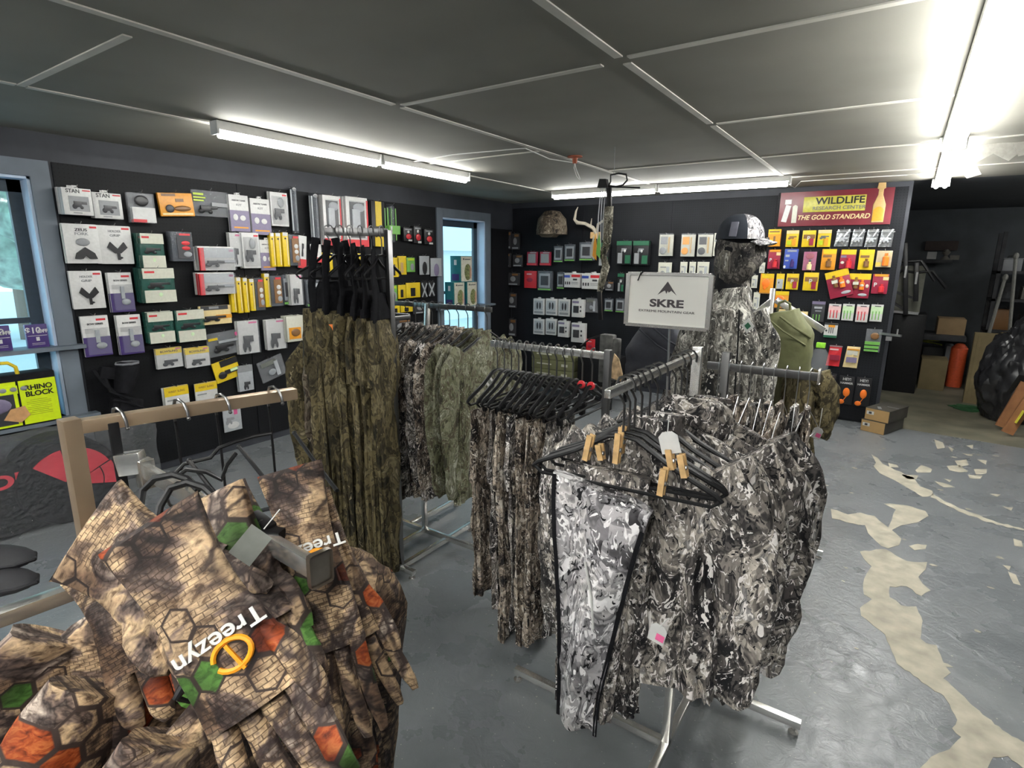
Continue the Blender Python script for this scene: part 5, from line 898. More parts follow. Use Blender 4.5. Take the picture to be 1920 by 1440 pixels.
for e, pts in ((-1, [(-.1, -.01, 1.37), (-.17, -.0, 1.22), (-.2, .02, 1.02), (-.17, -.05, .85)]), (1, [(.08, .04, 1.38), (.13, .05, 1.25), (.15, .05, 1.02), (.14, .03, .8)])):
    mbo(limb(pts, [.075, .075, .062, .05], .8, seed=e*3+1, amp=.012), 'sleeve', MJ, mq)
MB().tube([(.06, -.1, 1.4), (.075, -.125, 1.2), (.085, -.125, .8)], .004, 6).obj('zipper', blackpl, mq)
mbo(limb([(-.01, 0, 1.49), (0, 0, 1.41), (0, 0, 1.3)], [.084, .1, .135], .85, seed=3, amp=.012, m=10), 'collar', MJ, mq)
for e in (-1, 1): mbo(limb([(e*.07, 0, .8), (e*.09, 0, .45), (e*.1, 0, .06)], [.1, .085, .07], .9, seed=e+12, amp=.012), 'trouser_leg', GREY, mq)
MB().lathe([(0, 0), (.19, 0), (.19, .012), (.02, .02), (.02, .1), (0, .1)], (0, 0, 0), 24).obj('stand', chrome, mq)
t = thing('diamond_tag', 'white diamond tag with green mark on the mannequin chest', 'tag', onp(1402, 611, 1, MY-.145)); MB().prism([(-.027, 0), (0, .034), (.027, 0), (0, -.034)], -.001, .001).obj('card', MATS_white, t, False); MB().prism([(-.014, 0), (0, .016), (.014, 0), (0, -.016)], -.002, -.001).obj('printed_mark', pm('U'), t, False)

# ------------------------------------------------------------------ rack behind with backpacks
BYY = 3.3; p0, p1 = onp(1455, 562, 1, BYY), onp(1545, 620, 1, BYY)
r6 = rack('garment_rack', 'chrome rack behind the mannequin with a sloping arm and backpack', (p0.x-.02, BYY, 0)); g = Vector((p0.x-.02, BYY, 0))
bar(r6, 'post', (0, 0, .04), (0, 0, p0.z+.06)); bar(r6, 'sloping_arm', p0-g, p1-g, .014, .034); bar(r6, 'post', (-.02, .34, .04), (-.02, .34, 1.3)); bar(r6, 'base_bar', (-.5, 0, .04), (.4, 0, .04)); bar(r6, 'base_bar', (0, -.4, .04), (0, .6, .04))
a1, a2 = onp(1420, 585, 1, BYY-.05), onp(1450, 565, 1, BYY-.05); bar(r6, 'arm', a1-g, (0, 0, a2.z), .014, .03)
for x, y in ((-.48, 0), (.38, 0), (0, -.38), (0, .58)): foot(r6, x, y)
def pack(label, m, cx, cy, top, w, h, name, patch=None, rz=0):
    t = thing(name, label, 'backpack', (cx, cy, top), rz); b = bmesh.new(); rows = []; n = 30
    for j in range(18):
        s = j/17; hw = w/2*(.45+.55*math.sin(min(1, s*1.7)*PI/2))*(1-.06*s*s); hd = .11*(.5+.5*math.sin(min(1, s*1.8)*PI/2))
        row = []
        for i in range(n):
            th = 2*PI*i/n; c_, q = math.cos(th), math.sin(th); x = hw*abs(c_)**.6*(1 if c_ > 0 else -1)+.02*s; y = hd*abs(q)**.7*(1 if q > 0 else -1)
            k = .01*noise.fractal(Vector((x*7, y*7, s*4)), 1, 2, 3); row.append(b.verts.new((x+k, y+k, -h*s+.02*c_*(1-s))))
        rows.append(row)
    for a, c in zip(rows, rows[1:]):
        for i in range(n): b.faces.new((a[i], a[(i+1) % n], c[(i+1) % n], c[i]))
    b.faces.new(rows[0][::-1]); b.faces.new(rows[-1]); mbo(b, 'pack_body', m, t)
    MB().tube([(-.03, 0, 0), (-.025, 0, .04), (.0, 0, .055), (.025, 0, .04), (.03, 0, 0)], .007, 6).obj('grab_loop', m, t)
    MB().tube([(-w*.2, -.1, -.03), (w*.1, -.13, -h*.3), (w*.45, -.09, -h*.52)], .005, 6).tube([(w*.0, -.09, -.02), (w*.25, -.12, -h*.22), (w*.5, -.06, -h*.4)], .006, 6).obj('seam', m, t)
    if patch: MB().box((-w*.28, -.118, -h*.45), (.06, .006, .1), None, .002).obj('patch', mat('grey_patch', (.22, .26, .22), .6), t); MB().box((-w*.27, -.1225, -h*.43), (.04, .001, .014)).obj('printed_line', MATS_white, t, False)
    return t
OL = mat('olive_cloth', (.115, .12, .05), .75, 0, .12, 30, .2)
q0, q1 = onp(1422, 588, 1, BYY-.12), onp(1512, 690, 1, BYY-.12); pack('olive green backpack hanging behind the right arm', OL, (q0.x+q1.x)/2-.005, BYY-.14, q0.z+.02, q1.x-q0.x+.03, q0.z-q1.z+.03, 'backpack', True)
t = trousers('olive brown trousers hanging below the green backpack', mat('olive_trousers', (.1, .095, .045), .8, 0, .3, 9, .3), (q1.x-.22, BYY-.05, q1.z-.02), 0, .62, .1, 31); shirt('dull green camouflage shirt below the green backpack', OLIVE, (q1.x-.05, BYY+.02, q1.z+.0), .4, .6, .12, 33, None, 'shirt', 'camouflage_shirt', .03, .4)
u0, u1 = onp(1168, 612, 1, 3.1), onp(1288, 705, 1, 3.1); NV = mat('navy_cloth', (.02, .022, .032), .7, 0, .2, 20, .3); pack('large black backpack hanging behind the white sign', NV, (u0.x+u1.x)/2, 3.15, u0.z+.03, u1.x-u0.x, .36, 'backpack')
r7 = rack('garment_rack', 'dark rack hidden behind the black backpack', ((u0.x+u1.x)/2, 3.36, 0)); bar(r7, 'post', (0, 0, .04), (0, 0, u0.z+.1), .026, .026, darkchrome); bar(r7, 'arm', (0, 0, u0.z+.06), (0, -.28, u0.z+.06), .014, .02, darkchrome); bar(r7, 'base_bar', (-.4, 0, .04), (.4, 0, .04)); bar(r7, 'base_bar', (0, -.3, .04), (0, .3, .04))
for i, x in enumerate((-.32, -.2)): shirt('grey camouflage shirt, %s behind the sign post' % ORD[i], GREY, ((u1.x+u0.x)/2+.3+x*.6+.15, 3.3, u1.z+.02), .2, .62, .15, 210+i, 'shirts behind the sign post', 'shirt', 'camouflage_shirt')
bar(r7, 'arm', (0, 0, u1.z+.13), (.35, 0, u1.z+.13), .014, .02, darkchrome)
t = thing('quiver', 'tall dark camouflage quiver case left of the black backpack', 'quiver', onp(1140, 642, 1, 3.15)); MB().box((0, 0, -.1), (.09, .06, .3), None, .012).box((.06, 0, -.1), (.04, .05, .26), None, .01).obj('case', mat('dull_grey_camo_case', (.08, .08, .075), .6, 0, .5, 25), t); MB().tube([(-.03, 0, .05), (-.1, -.04, .02), (-.16, -.05, -.03)], .005, 6).obj('strap', blackpl, t)
# red/white pennant
# compound bow hanging from the ceiling
BOWY = 3.7; tp = onp(1140, 340, 1, BOWY); t = thing('compound_bow', 'camouflage compound bow hung upright below the ceiling with green vanes', 'bow', (tp.x, BOWY, CEIL))
def bp(px, py, dy=0): return onp(px, py, 1, BOWY+dy)-Vector((tp.x, BOWY, CEIL))
CB = camo('bow_riser_camo', [(.03, .028, .02), (.12, .11, .08), (.28, .26, .2), (.1, .09, .07), (.5, .47, .38)], 12, (.6, .56, .46))
MB().tube([bp(1142, 387), bp(1140, 430), bp(1137, 460), bp(1131, 478), bp(1136, 500), bp(1128, 530), bp(1124, 548)], [.034, .034, .03, .022, .03, .028, .02], 8, flat=.4, flat_axis=(0, 1, 0)).tube([bp(1128, 470), bp(1124, 476), bp(1130, 486)], .012, 8).obj('riser', CB, t)
MB().bar(bp(1142, 352), bp(1142, 390), .035, .02, (0, 1, 0), .003).obj('upper_limb', blackpl, t); MB().bar(bp(1124, 546), bp(1126, 600), .03, .02, (0, 1, 0), .003).obj('lower_limb', blackpl, t)
MB().prism([(bp(1126, 336).x, bp(1126, 336).z), (bp(1138, 336).x, bp(1138, 336).z), (bp(1141, 352).x, bp(1141, 352).z), (bp(1122, 352).x, bp(1122, 352).z)], -.02, .02).obj('cam_block', blackpl, t, False)
MB().tube([bp(1140, 352), bp(1145, 340), bp(1145, 328), bp(1160, 325), bp(1174, 327), bp(1176, 338), bp(1168, 347), bp(1155, 350), bp(1142, 348)], .006, 6).bar(bp(1140, 350), bp(1200, 352), .01, .01, (0, 0, 1)).obj('cam_frame', blackpl, t)
MB().tube([bp(1127, 350), bp(1122, 405), bp(1120, 470)], .0035, 5).tube([bp(1130, 350), bp(1127, 405), bp(1126, 470)], .0035, 5).tube([bp(1136, 350), bp(1131, 405), bp(1130, 450)], .0035, 5).obj('bow_string', mat('string_grey', (.45, .46, .48), .5), t)
for a, c, k, cl_ in ((1117, 455, 1, 'A'), (1122, 455, 2, 'O'), (1130, 452, 3, 'E')):
    x = bp(a, c); MB().prism([(x.x-.012, x.z-.0), (x.x-.018, x.z-.09), (x.x+.012, x.z-.12), (x.x+.012, x.z-.03), (x.x, x.z+.05)], -.03-.01*k, -.026-.01*k).obj('vane', pm(cl_), t, False)
MB().tube([bp(1150, 330), bp(1152, 315), Vector((bp(1152, 300).x, 0, 0))], .002, 5).obj('hanging_wire', wire, t)
# ------------------------------------------------------------------ floor boxes near the scent display
def fbox(name, label, cat, cx, cy, z0, w, d, h, m, rz=0, group=None, lid=None):
    t = thing(name, label, cat, (cx, cy, z0), rz, group); MB().box((0, 0, h/2), (w, d, h), None, .004).obj('carton', m, t); return t
a, b_ = onp(1613, 806, 2, 0), onp(1663, 812, 2, 0); dv = (b_-a); rz = -.38; w_ = dv.length*.95
KBOX = mat('kraft_board', (.4, .25, .1), .7, 0, .08, 10); DBOX = mat('dark_printed_board', (.06, .055, .045), .55, 0, .2, 14)
for k, (dx, lab) in enumerate(((-.0, 'lower shoe box with kraft end, on floor by scent display'), (.02, 'upper shoe box with kraft end, stacked on the lower one'))):
    hh = .115; cx, cy = a.x+w_/2*math.cos(rz)+dx, a.y+w_/2*math.sin(rz); t = thing('shoe_box', lab, 'box', (cx, cy, k*(hh+.004)), rz, None)
    MB().box((0, .2, hh/2), (w_, .4, hh-.004), None, .002).obj('carton', DBOX, t); MB().box((0, -.002, hh/2), (w_*.985, .004, hh*.95)).obj('kraft_end', KBOX, t, False); MB().box((0, .2, hh-.003), (w_+.006, .406, .008), None, .002).obj('lid', DBOX, t)
    MB().box((-w_*.28, -.005, hh*.62), (w_*.3, .002, hh*.28)).obj('barcode_label', MATS_white, t, False); MB().box((-w_*.28, -.0065, hh*.62), (w_*.12, .001, hh*.18)).obj('barcode', pm('D'), t, False)
    if k: MB().box((-.02, .08, hh+.0015), (.03, .1, .001), Matrix.Rotation(.5, 3, 'Z')).box((.05, .2, hh+.0015), (.1, .012, .001)).obj('printed_line', pm('G'), t, False)
# clear shaker and green topped rod near the lower scent display
t = thing('clear_jar', 'clear rounded plastic case with lime top left of red pouch', 'case', onp(1532, 703, 1, BY-.35)); MB().lathe([(0, 0), (.085, 0), (.09, .1), (.085, .2), (.05, .26), (0, .27)], (0, 0, 0), 16).obj('shell', CLR, t); MB().box((0, 0, .3), (.08, .05, .05), None, .006).obj('cap', mat('lime_cap', (.3, .7, .05), .4), t); MB().lathe([(0, -.0), (.09, 0), (.09, .012), (0, .012)], (0, 0, -.02), 16).obj('base', darkchrome, t)
z_ = onp(1532, 703, 1, BY-.35).z; t2 = thing('display_stand', 'small dark shelf stand under the clear rounded case', 'stand', (onp(1532, 703, 1, BY-.35).x, BY-.3, 0)); MB().box((0, 0, z_-.035), (.3, .3, .02)).box((0, .13, (z_-.04)/2), (.28, .02, z_-.05)).obj('frame', blackpl, t2, False); MB().box((0, -.13, .02), (.3, .02, .04)).box((0, .0, .02), (.02, .28, .04)).obj('base', blackpl, t2, False)
# olive boxes, wooden panel behind trouser bar
YB2 = 5.6
for k, (py, lab) in enumerate(((712, 'bottom olive carton of the stack seen behind the trouser bar'), (690, 'middle olive carton of the stack behind the trouser bar'), (670, 'top olive carton of the stack behind the trouser bar'))):
    p0, p1 = onp(997, py, 1, YB2), onp(1075, py, 1, YB2); h = .115
    zc = onp(1040, 712, 1, YB2).z+k*h; t = thing('ammo_carton', lab, 'box', ((p0.x+p1.x)/2, YB2+.15, zc), .03*k); w2 = p1.x-p0.x; MB().box((0, 0, h/2), (w2, .3, h-.004), None, .004).obj('carton', mat('olive_carton', (.16, .165, .08), .7, 0, .1, 10), t)
    MB().box((-w2*.2, -.152, h*.55), (w2*.35, .002, .014)).box((w2*.28, -.152, h*.55), (w2*.14, .002, .03)).obj('printed_line', pm('A'), t, False)
p0, p1 = onp(990, 735, 1, YB2-.05), onp(1150, 735, 1, YB2-.05); zt = onp(1040, 712, 1, YB2).z
t = thing('display_table', 'dark low table carrying the olive cartons', 'table', ((p0.x+p1.x)/2, YB2+.15, 0)); w2 = p1.x-p0.x; MB().box((0, 0, zt-.016), (w2, .5, .03)).obj('tabletop', DBOX, t, False)
for e in (-1, 1):
    for f in (-1, 1): MB().box((e*(w2/2-.03), f*.22, (zt-.031)/2), (.04, .04, zt-.031)).obj('leg', blackpl, t, False)
MB().box((w2*.28, 0, zt+.16), (w2*.4, .35, .31), None, .01).obj('crate', blackpl, None).location = ((p0.x+p1.x)/2, YB2+.15, .001); o = bpy.data.objects['crate']; tag(o, 'black crate on the low table beside the olive cartons', 'crate')
p0, p1 = onp(936, 720, 1, 5.9), onp(957, 720, 1, 5.9); top = onp(945, 650, 1, 5.9).z
t = thing('wooden_board', 'upright orange wood board standing near the room corner', 'board', ((p0.x+p1.x)/2, 5.9, 0)); MB().box((0, 0, top/2), (p1.x-p0.x, .3, top), None, .004).obj('plank', mat('orange_wood', (.5, .28, .07), .6, 0, .15, 8), t)
# small red and tan fabric pennant
c = onp(1160, 690, 1, 2.9); t = thing('fabric_badge', 'tan and red cloth flap between rack post and black backpack', 'cloth', c); MB().prism([(-.03, .08), (0, .05), (.04, -.08), (-.05, -.06)], -.004, .004).obj('flap', mat('tan_flap', (.5, .35, .2), .8, 0, .5, 30), t, False)

# ------------------------------------------------------------------ dark back area on the right
def pb(px, py, y): return onp(px, py, 1, y)
def block(name, label, cat, x0, y0, x1, y1, Y, d, m, part='body', bev=.006, group=None, ground=False):
    a, b_ = pb(x0, y1, Y), pb(x1, y1, Y); tp = pb((x0+x1)/2, y0, Y); z0 = 0 if ground else a.z
    t = thing(name, label, cat, ((a.x+b_.x)/2, Y+d/2, z0), 0, group); MB().box((0, 0, (tp.z-z0)/2), (b_.x-a.x, d, tp.z-z0), None, bev).obj(part, m, t); return t
Yf = 9.0
GUN = mat('gun_black', (.015, .015, .017), .35); GREYC = mat('grey_case', (.2, .2, .16), .6, 0, .3, 5); DK = mat('dark_clutter', (.03, .031, .034), .7, 0, .5, 8)
bb = block('pegboard_case', 'pale camouflage pistol case board behind the hanging rifles', 'case', 1668, 498, 1724, 585, 8.6, .1, GREYC, 'panel')
for x, y0, y1 in ((1702, 500, 550), (1690, 505, 580), (1716, 500, 540)):
    c = pb(x, y0, 8.5); e = pb(x, y1, 8.5)
def rifle(px, py0, py1, lab, lean=0):
    Y = 8.35; a, c = pb(px+lean, py0, Y), pb(px, py1, Y); t = thing('crossbow', lab, 'crossbow', c, 0, None); d = a-c
    MB().bar((0, 0, 0), d, .05, .05, (0, 1, 0), .006).bar(d*.05+Vector((.02, 0, 0)), d*.28+Vector((-.28, 0, 0)), .03, .04, (0, 1, 0)).obj('stock', GUN, t); MB().tube([d*.62+Vector((-.34, 0, -.12)), d*.72+Vector((-.15, 0, .03)), d*.74, d*.72+Vector((.15, 0, .03)), d*.62+Vector((.3, 0, -.12))], .018, 6).obj('bow_prod', GUN, t)
    MB().box(d*.6+Vector((0, -.04, 0)), (.02, .02, .14)).obj('sight', wire, t, False)
rifle(1698, 455, 590, 'black crossbow hanging before the pale case board'); rifle(1717, 492, 565, 'smaller black crossbow right of the first one', 2)
block('storage_cabinet', 'black cabinet with steel edge below the crossbows', 'cabinet', 1660, 588, 1722, 690, 8.5, .5, blackpl, 'body', .01, None, True); a, c = pb(1666, 583, 8.45), pb(1722, 588, 8.45); t = thing('steel_edge', 'bright steel shelf edge above the black cabinet', 'shelf', a); MB().bar((0, 0, 0), c-a, .03, .03).obj('rail', wire, t)
a, c = pb(1650, 625, 6.565), pb(1690, 630, 6.45); t = thing('display_hook', 'chrome bar hook sticking out right of the scent display', 'hook', a); MB().bar((0, 0, 0), c-a, .02, .02).box((c-a)*.8+Vector((0, 0, .03)), (.012, .012, .06)).box((c-a)*.45+Vector((0, 0, -.04)), (.05, .02, .04)).obj('rod', wire, t, False)
block('framed_sign', 'dark wood plaque on far wall above small frame', 'sign', 1733, 452, 1795, 470, 10.245, .05, mat('dark_brown_wood', (.05, .035, .03), .7), 'plank')
t = block('framed_card', 'small pale framed card on the far wall shelf', 'frame', 1737, 472, 1755, 486, 10.05, .04, MATS_white, 'frame')
block('wall_shelf', 'dark far wall shelf under small pale frame', 'shelf', 1730, 487, 1785, 493, 9.85, .35, DK, 'board')
t = thing('shelf_ornament', 'dull grey lamp like item on far wall shelf', 'ornament', pb(1772, 487, 9.95)); MB().lathe([(0, 0), (.06, 0), (.02, .05), (.05, .1), (.02, .14), (0, .14)]).box((.1, 0, .03), (.1, .05, .06)).obj('body', mat('dull_grey', (.16, .15, .13), .6), t)
block('cardboard_box', 'open cardboard box on the dark workbench at the far wall', 'box', 1755, 598, 1808, 628, 9.2, .4, CARD, 'carton')
t = block('workbench', 'dark workbench under the far cardboard box', 'table', 1722, 629, 1812, 636, 9.05, .6, DK, 'top'); zt = t.location.z
for e in (-.5, .5): MB().box((e, 0, -zt/2), (.08, .5, zt)).obj('leg', DK, t, False)
block('cardboard_box', 'square cardboard box on floor before the workbench', 'box', 1722, 674, 1772, 714, 8.9, .4, CARDD, 'carton', .006, None, True)
block('storage_bin', 'black storage bin behind the square cardboard box', 'bin', 1724, 650, 1765, 690, 9.5, .35, blackpl, 'body', .02, None, True)
block('grey_bin', 'grey bin between black bin and orange tube', 'bin', 1767, 648, 1784, 690, 9.4, .3, mat('grey_plastic', (.14, .15, .16), .5), 'body', .02, None, True)
t = thing('propane_tube', 'orange upright cylinder beside the tall cardboard', 'cylinder', (pb(1795, 690, 9.2).x, 9.35, 0)); h = pb(1795, 646, 9.2).z; MB().lathe([(0, 0), (.085, 0), (.09, .03), (.09, h-.06), (.05, h-.01), (.03, h), (0, h)], (0, 0, .0), 16).obj('body', mat('safety_orange', (.6, .09, .03), .5), t)
t = thing('extension_cord', 'coiled yellow extension cord on the black bin', 'cord', pb(1738, 645, 9.45)); MB().tube([(.16*math.cos(q), .08*math.sin(q), .0+.012*q) for q in [i*.5 for i in range(26)]], .01, 5).obj('coil', mat('cord_yellow', (.4, .45, .05), .6), t)
t = thing('white_cord', 'white cord drooping down to floor left of cardboard box', 'cord', pb(1722, 648, 8.8)); MB().tube([(0, 0, 0), (-.03, 0, -.2), (-.06, 0, -.4), (-.02, 0, -.6), (0, 0, -.68)], .008, 5).obj('cable', MATS_white, t)
# tall flat cardboards
for k, (x0, x1, lab) in enumerate(((1800, 1846, 'tall flat cardboard sheet leaning, left of two'), (1848, 1900, 'tall flat cardboard sheet leaning behind the black bag'))):
    Y = 8.3+.05*k; a, b_ = pb(x0, 745, Y), pb(x1, 745, Y); h = pb(x0, 622, Y).z; t = thing('flat_cardboard', lab, 'cardboard', ((a.x+b_.x)/2, Y, 0)); MB().box((.03, .05, h/2), (b_.x-a.x, .09, h), Matrix.Rotation(-.06, 3, 'X'), .006).box((.03-(b_.x-a.x)*.28, -.0, h/2), (.03, .004, h*.9), Matrix.Rotation(-.06, 3, 'X')).obj('sheet', CARDD, t)
t = thing('rubbish_bag', 'big slumped black plastic bag on floor at right', 'bag', (pb(1890, 785, 7.6).x, 7.6, 0)); b = bmesh.new(); bmesh.ops.create_icosphere(b, subdivisions=5, radius=1)
for v in b.verts:
    p = v.co.copy(); z = p.z; r = 1+.16*noise.fractal(p*2.2, 1, 2, 4)+.05*noise.noise(p*9); v.co = Vector((p.x*.31*r*(1-.25*max(0, z)), p.y*.3*r, max(0.0, .5+z*.56*r)))
mbo(b, 'bag_body', mat('black_film', (.02, .02, .022), .3, 0, .3, 12, .5), t)
t = thing('rubbish_bag', 'grey translucent plastic bag left of black bag', 'bag', (pb(1850, 770, 7.8).x, 7.9, 0)); b = bmesh.new(); bmesh.ops.create_icosphere(b, subdivisions=4, radius=1)
for v in b.verts:
    p = v.co.copy(); r = 1+.14*noise.fractal(p*2.5, 1, 2, 3); v.co = Vector((p.x*.11*r, p.y*.12*r, max(0, .3+p.z*.32*r)))
mbo(b, 'bag_body', mat('grey_film', (.06, .065, .06), .35, 0, .4, 10, .4), t)
WD = mat('reddish_timber', (.3, .13, .05), .6, 0, .25, 8)
for k, (a, c, lab) in enumerate((((1876, 800), (1925, 718), 'rear leaning timber plank at right edge'), ((1888, 812), (1936, 740), 'front leaning timber plank with yellow label'))):
    p = onp(*a, 2, .03); q = onp(*c, 1, p.y+.05); t = thing('timber_plank', lab, 'plank', p); MB().bar((0, 0, 0), q-p, .09, .04, (0, 1, 0)).obj('plank', WD, t, False)
    if k: MB().bar((q-p)*.3+Vector((0, -.052, 0)), (q-p)*.62+Vector((0, -.052, 0)), .006, .07, (0, 1, 0)).obj('label', mat('yellow_label', (.65, .62, .05), .5), t, False); 
t = thing('rag', 'green crumpled rag on the bare floor', 'rag', onp(1828, 768, 2, 0)); b = bmesh.new(); bmesh.ops.create_icosphere(b, subdivisions=4, radius=1)
for v in b.verts: p = v.co.copy(); r = 1+.4*noise.fractal(p*2, 1, 2, 3); v.co = Vector((p.x*.22*r, p.y*.16*r, max(.001, p.z*.035*r)))
mbo(b, 'cloth', mat('rag_green', (.02, .09, .03), .8), t)
# shelving with bits at far right
sh = thing('shelving_unit', 'dark shelving unit with tools at the right edge', 'shelves', (pb(1885, 600, 9.3).x+.5, 9.75, 0))
for z in (.25, .75, 1.15, 1.5): MB().box((0, 0, z), (1.3, .5, .03)).obj('shelf', DK, sh, False)
for x in (-.63, .63):
    for y in (-.23, .23): MB().box((x, y, 1.0), (.04, .04, 2.0)).obj('post', DK, sh, False)
cols = ['dull_grey', 'dark_clutter', 'print_L', 'print_N', 'dark_clutter', 'print_G', 'dark_clutter']
nm = [('tool_box', 'tool box'), ('paint_can', 'can'), ('parts_box', 'box')]; k = 0
shp = ['front left', 'centre', 'rear', 'right', 'far right', 'left']
for zi, z in enumerate((.765, 1.165, 1.515)):
    for q in range(5):
        k += 1; kind = nm[(q+zi) % 3]; mm2 = MATS[cols[(k*3) % 7]]; x = -.5+q*.24; lab = '%s %s on %s shelf of dark unit, %s from left' % (['dull', 'dark', 'pale', 'brown', 'black', 'grey', 'dark'][(k*3) % 7], kind[1], ['lower', 'middle', 'top'][zi], ORD[q])
        t = thing(kind[0], lab, kind[1].split()[-1], (sh.location.x+x, sh.location.y-.05, z)); hh = .1+.05*((k*7) % 4)
        if kind[0] == 'paint_can': MB().lathe([(0, 0), (.07, 0), (.07, hh), (.074, hh+.006), (.06, hh+.006), (.06, hh), (0, hh)]).tube([(-.07, 0, hh*.8), (-.05, -.04, hh*.5), (0, -.075, hh*.4), (.05, -.04, hh*.5), (.07, 0, hh*.8)], .003, 5).obj('body', mm2, t)
        else: MB().box((0, 0, hh/2), (.19, .2, hh), None, .01).box((0, 0, hh+.006), (.196, .206, .012), None, .003).obj('body', mm2, t); MB().tube([(-.05, 0, hh), (-.04, 0, hh+.04), (.04, 0, hh+.04), (.05, 0, hh)], .006, 6).obj('handle', DK, t)
for k, (px0, py0, px1, py1) in enumerate(((1885, 520, 1850, 640), (1905, 480, 1890, 655), (1915, 640, 1895, 700))):
    a, c = pb(px0, py0, 8.9), pb(px1, py1, 8.9); t = thing('leaning_rod', ['long pale rod leaning at the shelving unit', 'short grey rod high at the shelving unit', 'white rod low beside the black bag'][k], 'rod', c); MB().tube([(0, 0, 0), a-c], .018, 8).ell(a-c, (.03, .03, .04), 8).obj('rod', mat('dull_pale', (.22, .22, .2), .5), t)

# ------------------------------------------------------------------ wrapped target bag on the floor by the near window
x_ = -3.98; bx0, bx1 = -.1, 1.42
t = thing('wrapped_target', 'black and red round archery target bag wrapped in clear plastic, left wall', 'archery target', (-4.16, .82, 0), PI/2)
R_ = .265; MB().lathe([(0, -.15), (R_*.96, -.15), (R_, -.13), (R_, .13), (R_*.96, .15), (0, .15)], (.32, .0, R_), 40, Matrix.Rotation(PI/2, 3, 'X')).box((-.25, 0, .22), (1.0, .26, .4), None, .03).obj('bag_body', blackcl, t)
RED = mat('target_red', (.55, .03, .05), .5, 0, .08, 9)
def wedge(a0, a1, r0, r1):
    n = 8; p = [(.32+r1*math.cos(lerp(a0, a1, i/n)), R_-.02+r1*math.sin(lerp(a0, a1, i/n))) for i in range(n+1)]+[(.32+r0*math.cos(lerp(a1, a0, i/n)), R_-.02+r0*math.sin(lerp(a1, a0, i/n))) for i in range(n+1)]
    return p
m_ = MB()
for a0, a1, r0, r1 in ((-.25, .4, .02, .2), (.45, 1.6, .02, .28), (-.25, .4, .22, .29), (1.7, 2.4, .05, .28)): m_.prism(wedge(a0, a1, r0*.78, r1*.82), -.158, -.15)
m_.obj('red_panel', RED, t, False)
text('lettering', 'TRON', .11, RED, t, (-.03, -.134, .35), (PI/2, -.0, 0), bold=.004, sx=1.4)
text('lettering', 'co', .06, pm('H'), t, (-.1, -.134, .17), bold=.001)
m_ = bmesh.new(); bmesh.ops.create_cube(m_, size=1); bmesh.ops.subdivide_edges(m_, edges=m_.edges, cuts=18, use_grid_fill=True)
for v in m_.verts:
    p = Vector((v.co.x*1.62-.0, v.co.y*.34, v.co.z*.72+.36)); k = .03*noise.fractal(p*7, 1, 2, 3); top = .74-.14*max(0, abs(p.x-.32)-.25)*2.2
    p.z = min(p.z, .36+(p.z-.36)*((top-.36)/.36) if p.z > .36 else p.z); v.co = Vector((p.x, p.y, p.z*.76))+Vector((k*.4, -abs(k)*.6 if v.co.y < 0 else k*.3, k*.8 if v.co.z > -.3 else .002))
mbo(m_, 'plastic_wrap', clear('crinkled_wrap', (.7, .72, .75), .09, .06, .05), t)
# ------------------------------------------------------------------ front rack, nearest the viewer
FX, FYY, FZ = -1.276, .375, 1.287
r1 = rack('garment_rack', 'chrome rack nearest the viewer with gloves on its arm', (FX, FYY, 0)); be = Vector((-1.179, .80, FZ)); g1 = Vector((FX, FYY, 0))
WCH = mat('warm_reflection_chrome', (.5, .38, .26), .32, .75, .08, 6); bar(r1, 'post', (0, 0, .04), (0, 0, FZ+.018), .034, .03, WCH); bar(r1, 'top_bar', (0, .01, FZ), be-g1, .03, .026, WCH)  # brown tint of post and top bar stands in for a warm reflection
rl = onp(147, 1106, 0, FX); bar(r1, 'lower_rail', (0, 0, rl.z), (-.03, -.34, rl.z+.0), .03, .028)
bar(r1, 'base_bar', (0, -.45, .04), (0, .45, .04), .03, .03); bar(r1, 'base_bar', (-.25, 0, .04), (.25, 0, .04), .03, .03)
bar(r1, 'post', (-.02, -.17, .04), (-.02, -.17, rl.z-.01), .03, .03)
sl = onp(216, 822, 0, -1.25); el = onp(600, 1058, 2, 1.2); sa = onp(262, 866, 2, 1.2)
bar(r1, 'slotted_strip', (sl.x-FX, sl.y-FYY, FZ), (sl.x-FX+.005, sl.y-FYY, 1.08), .01, .018, blackpl)
MB().bar(sl-g1+Vector((.0, 0, -.055)), sa-g1+Vector((.02, 0, .006)), .026, .045, bev=.003).box(sa-g1+Vector((.02, 0, -.02)), (.03, .028, .06), None, .003).obj('arm_bracket', chrome, r1)
MB().bar(sa-g1+Vector((0, 0, -.012)), el-g1+Vector((0, 0, -.012)), .014, .03, bev=.0015).obj('arm', chrome, r1)
d_ = (el-sa).normalized(); MB().box(el-g1+Vector((.0, 0, -.006)), (.003, .036, .05), Matrix.Rotation(math.atan2(d_.y, d_.x), 3, 'Z'), .006).obj('end_plate', mat('brushed_brown_steel', (.28, .24, .2), .3, .9), r1)
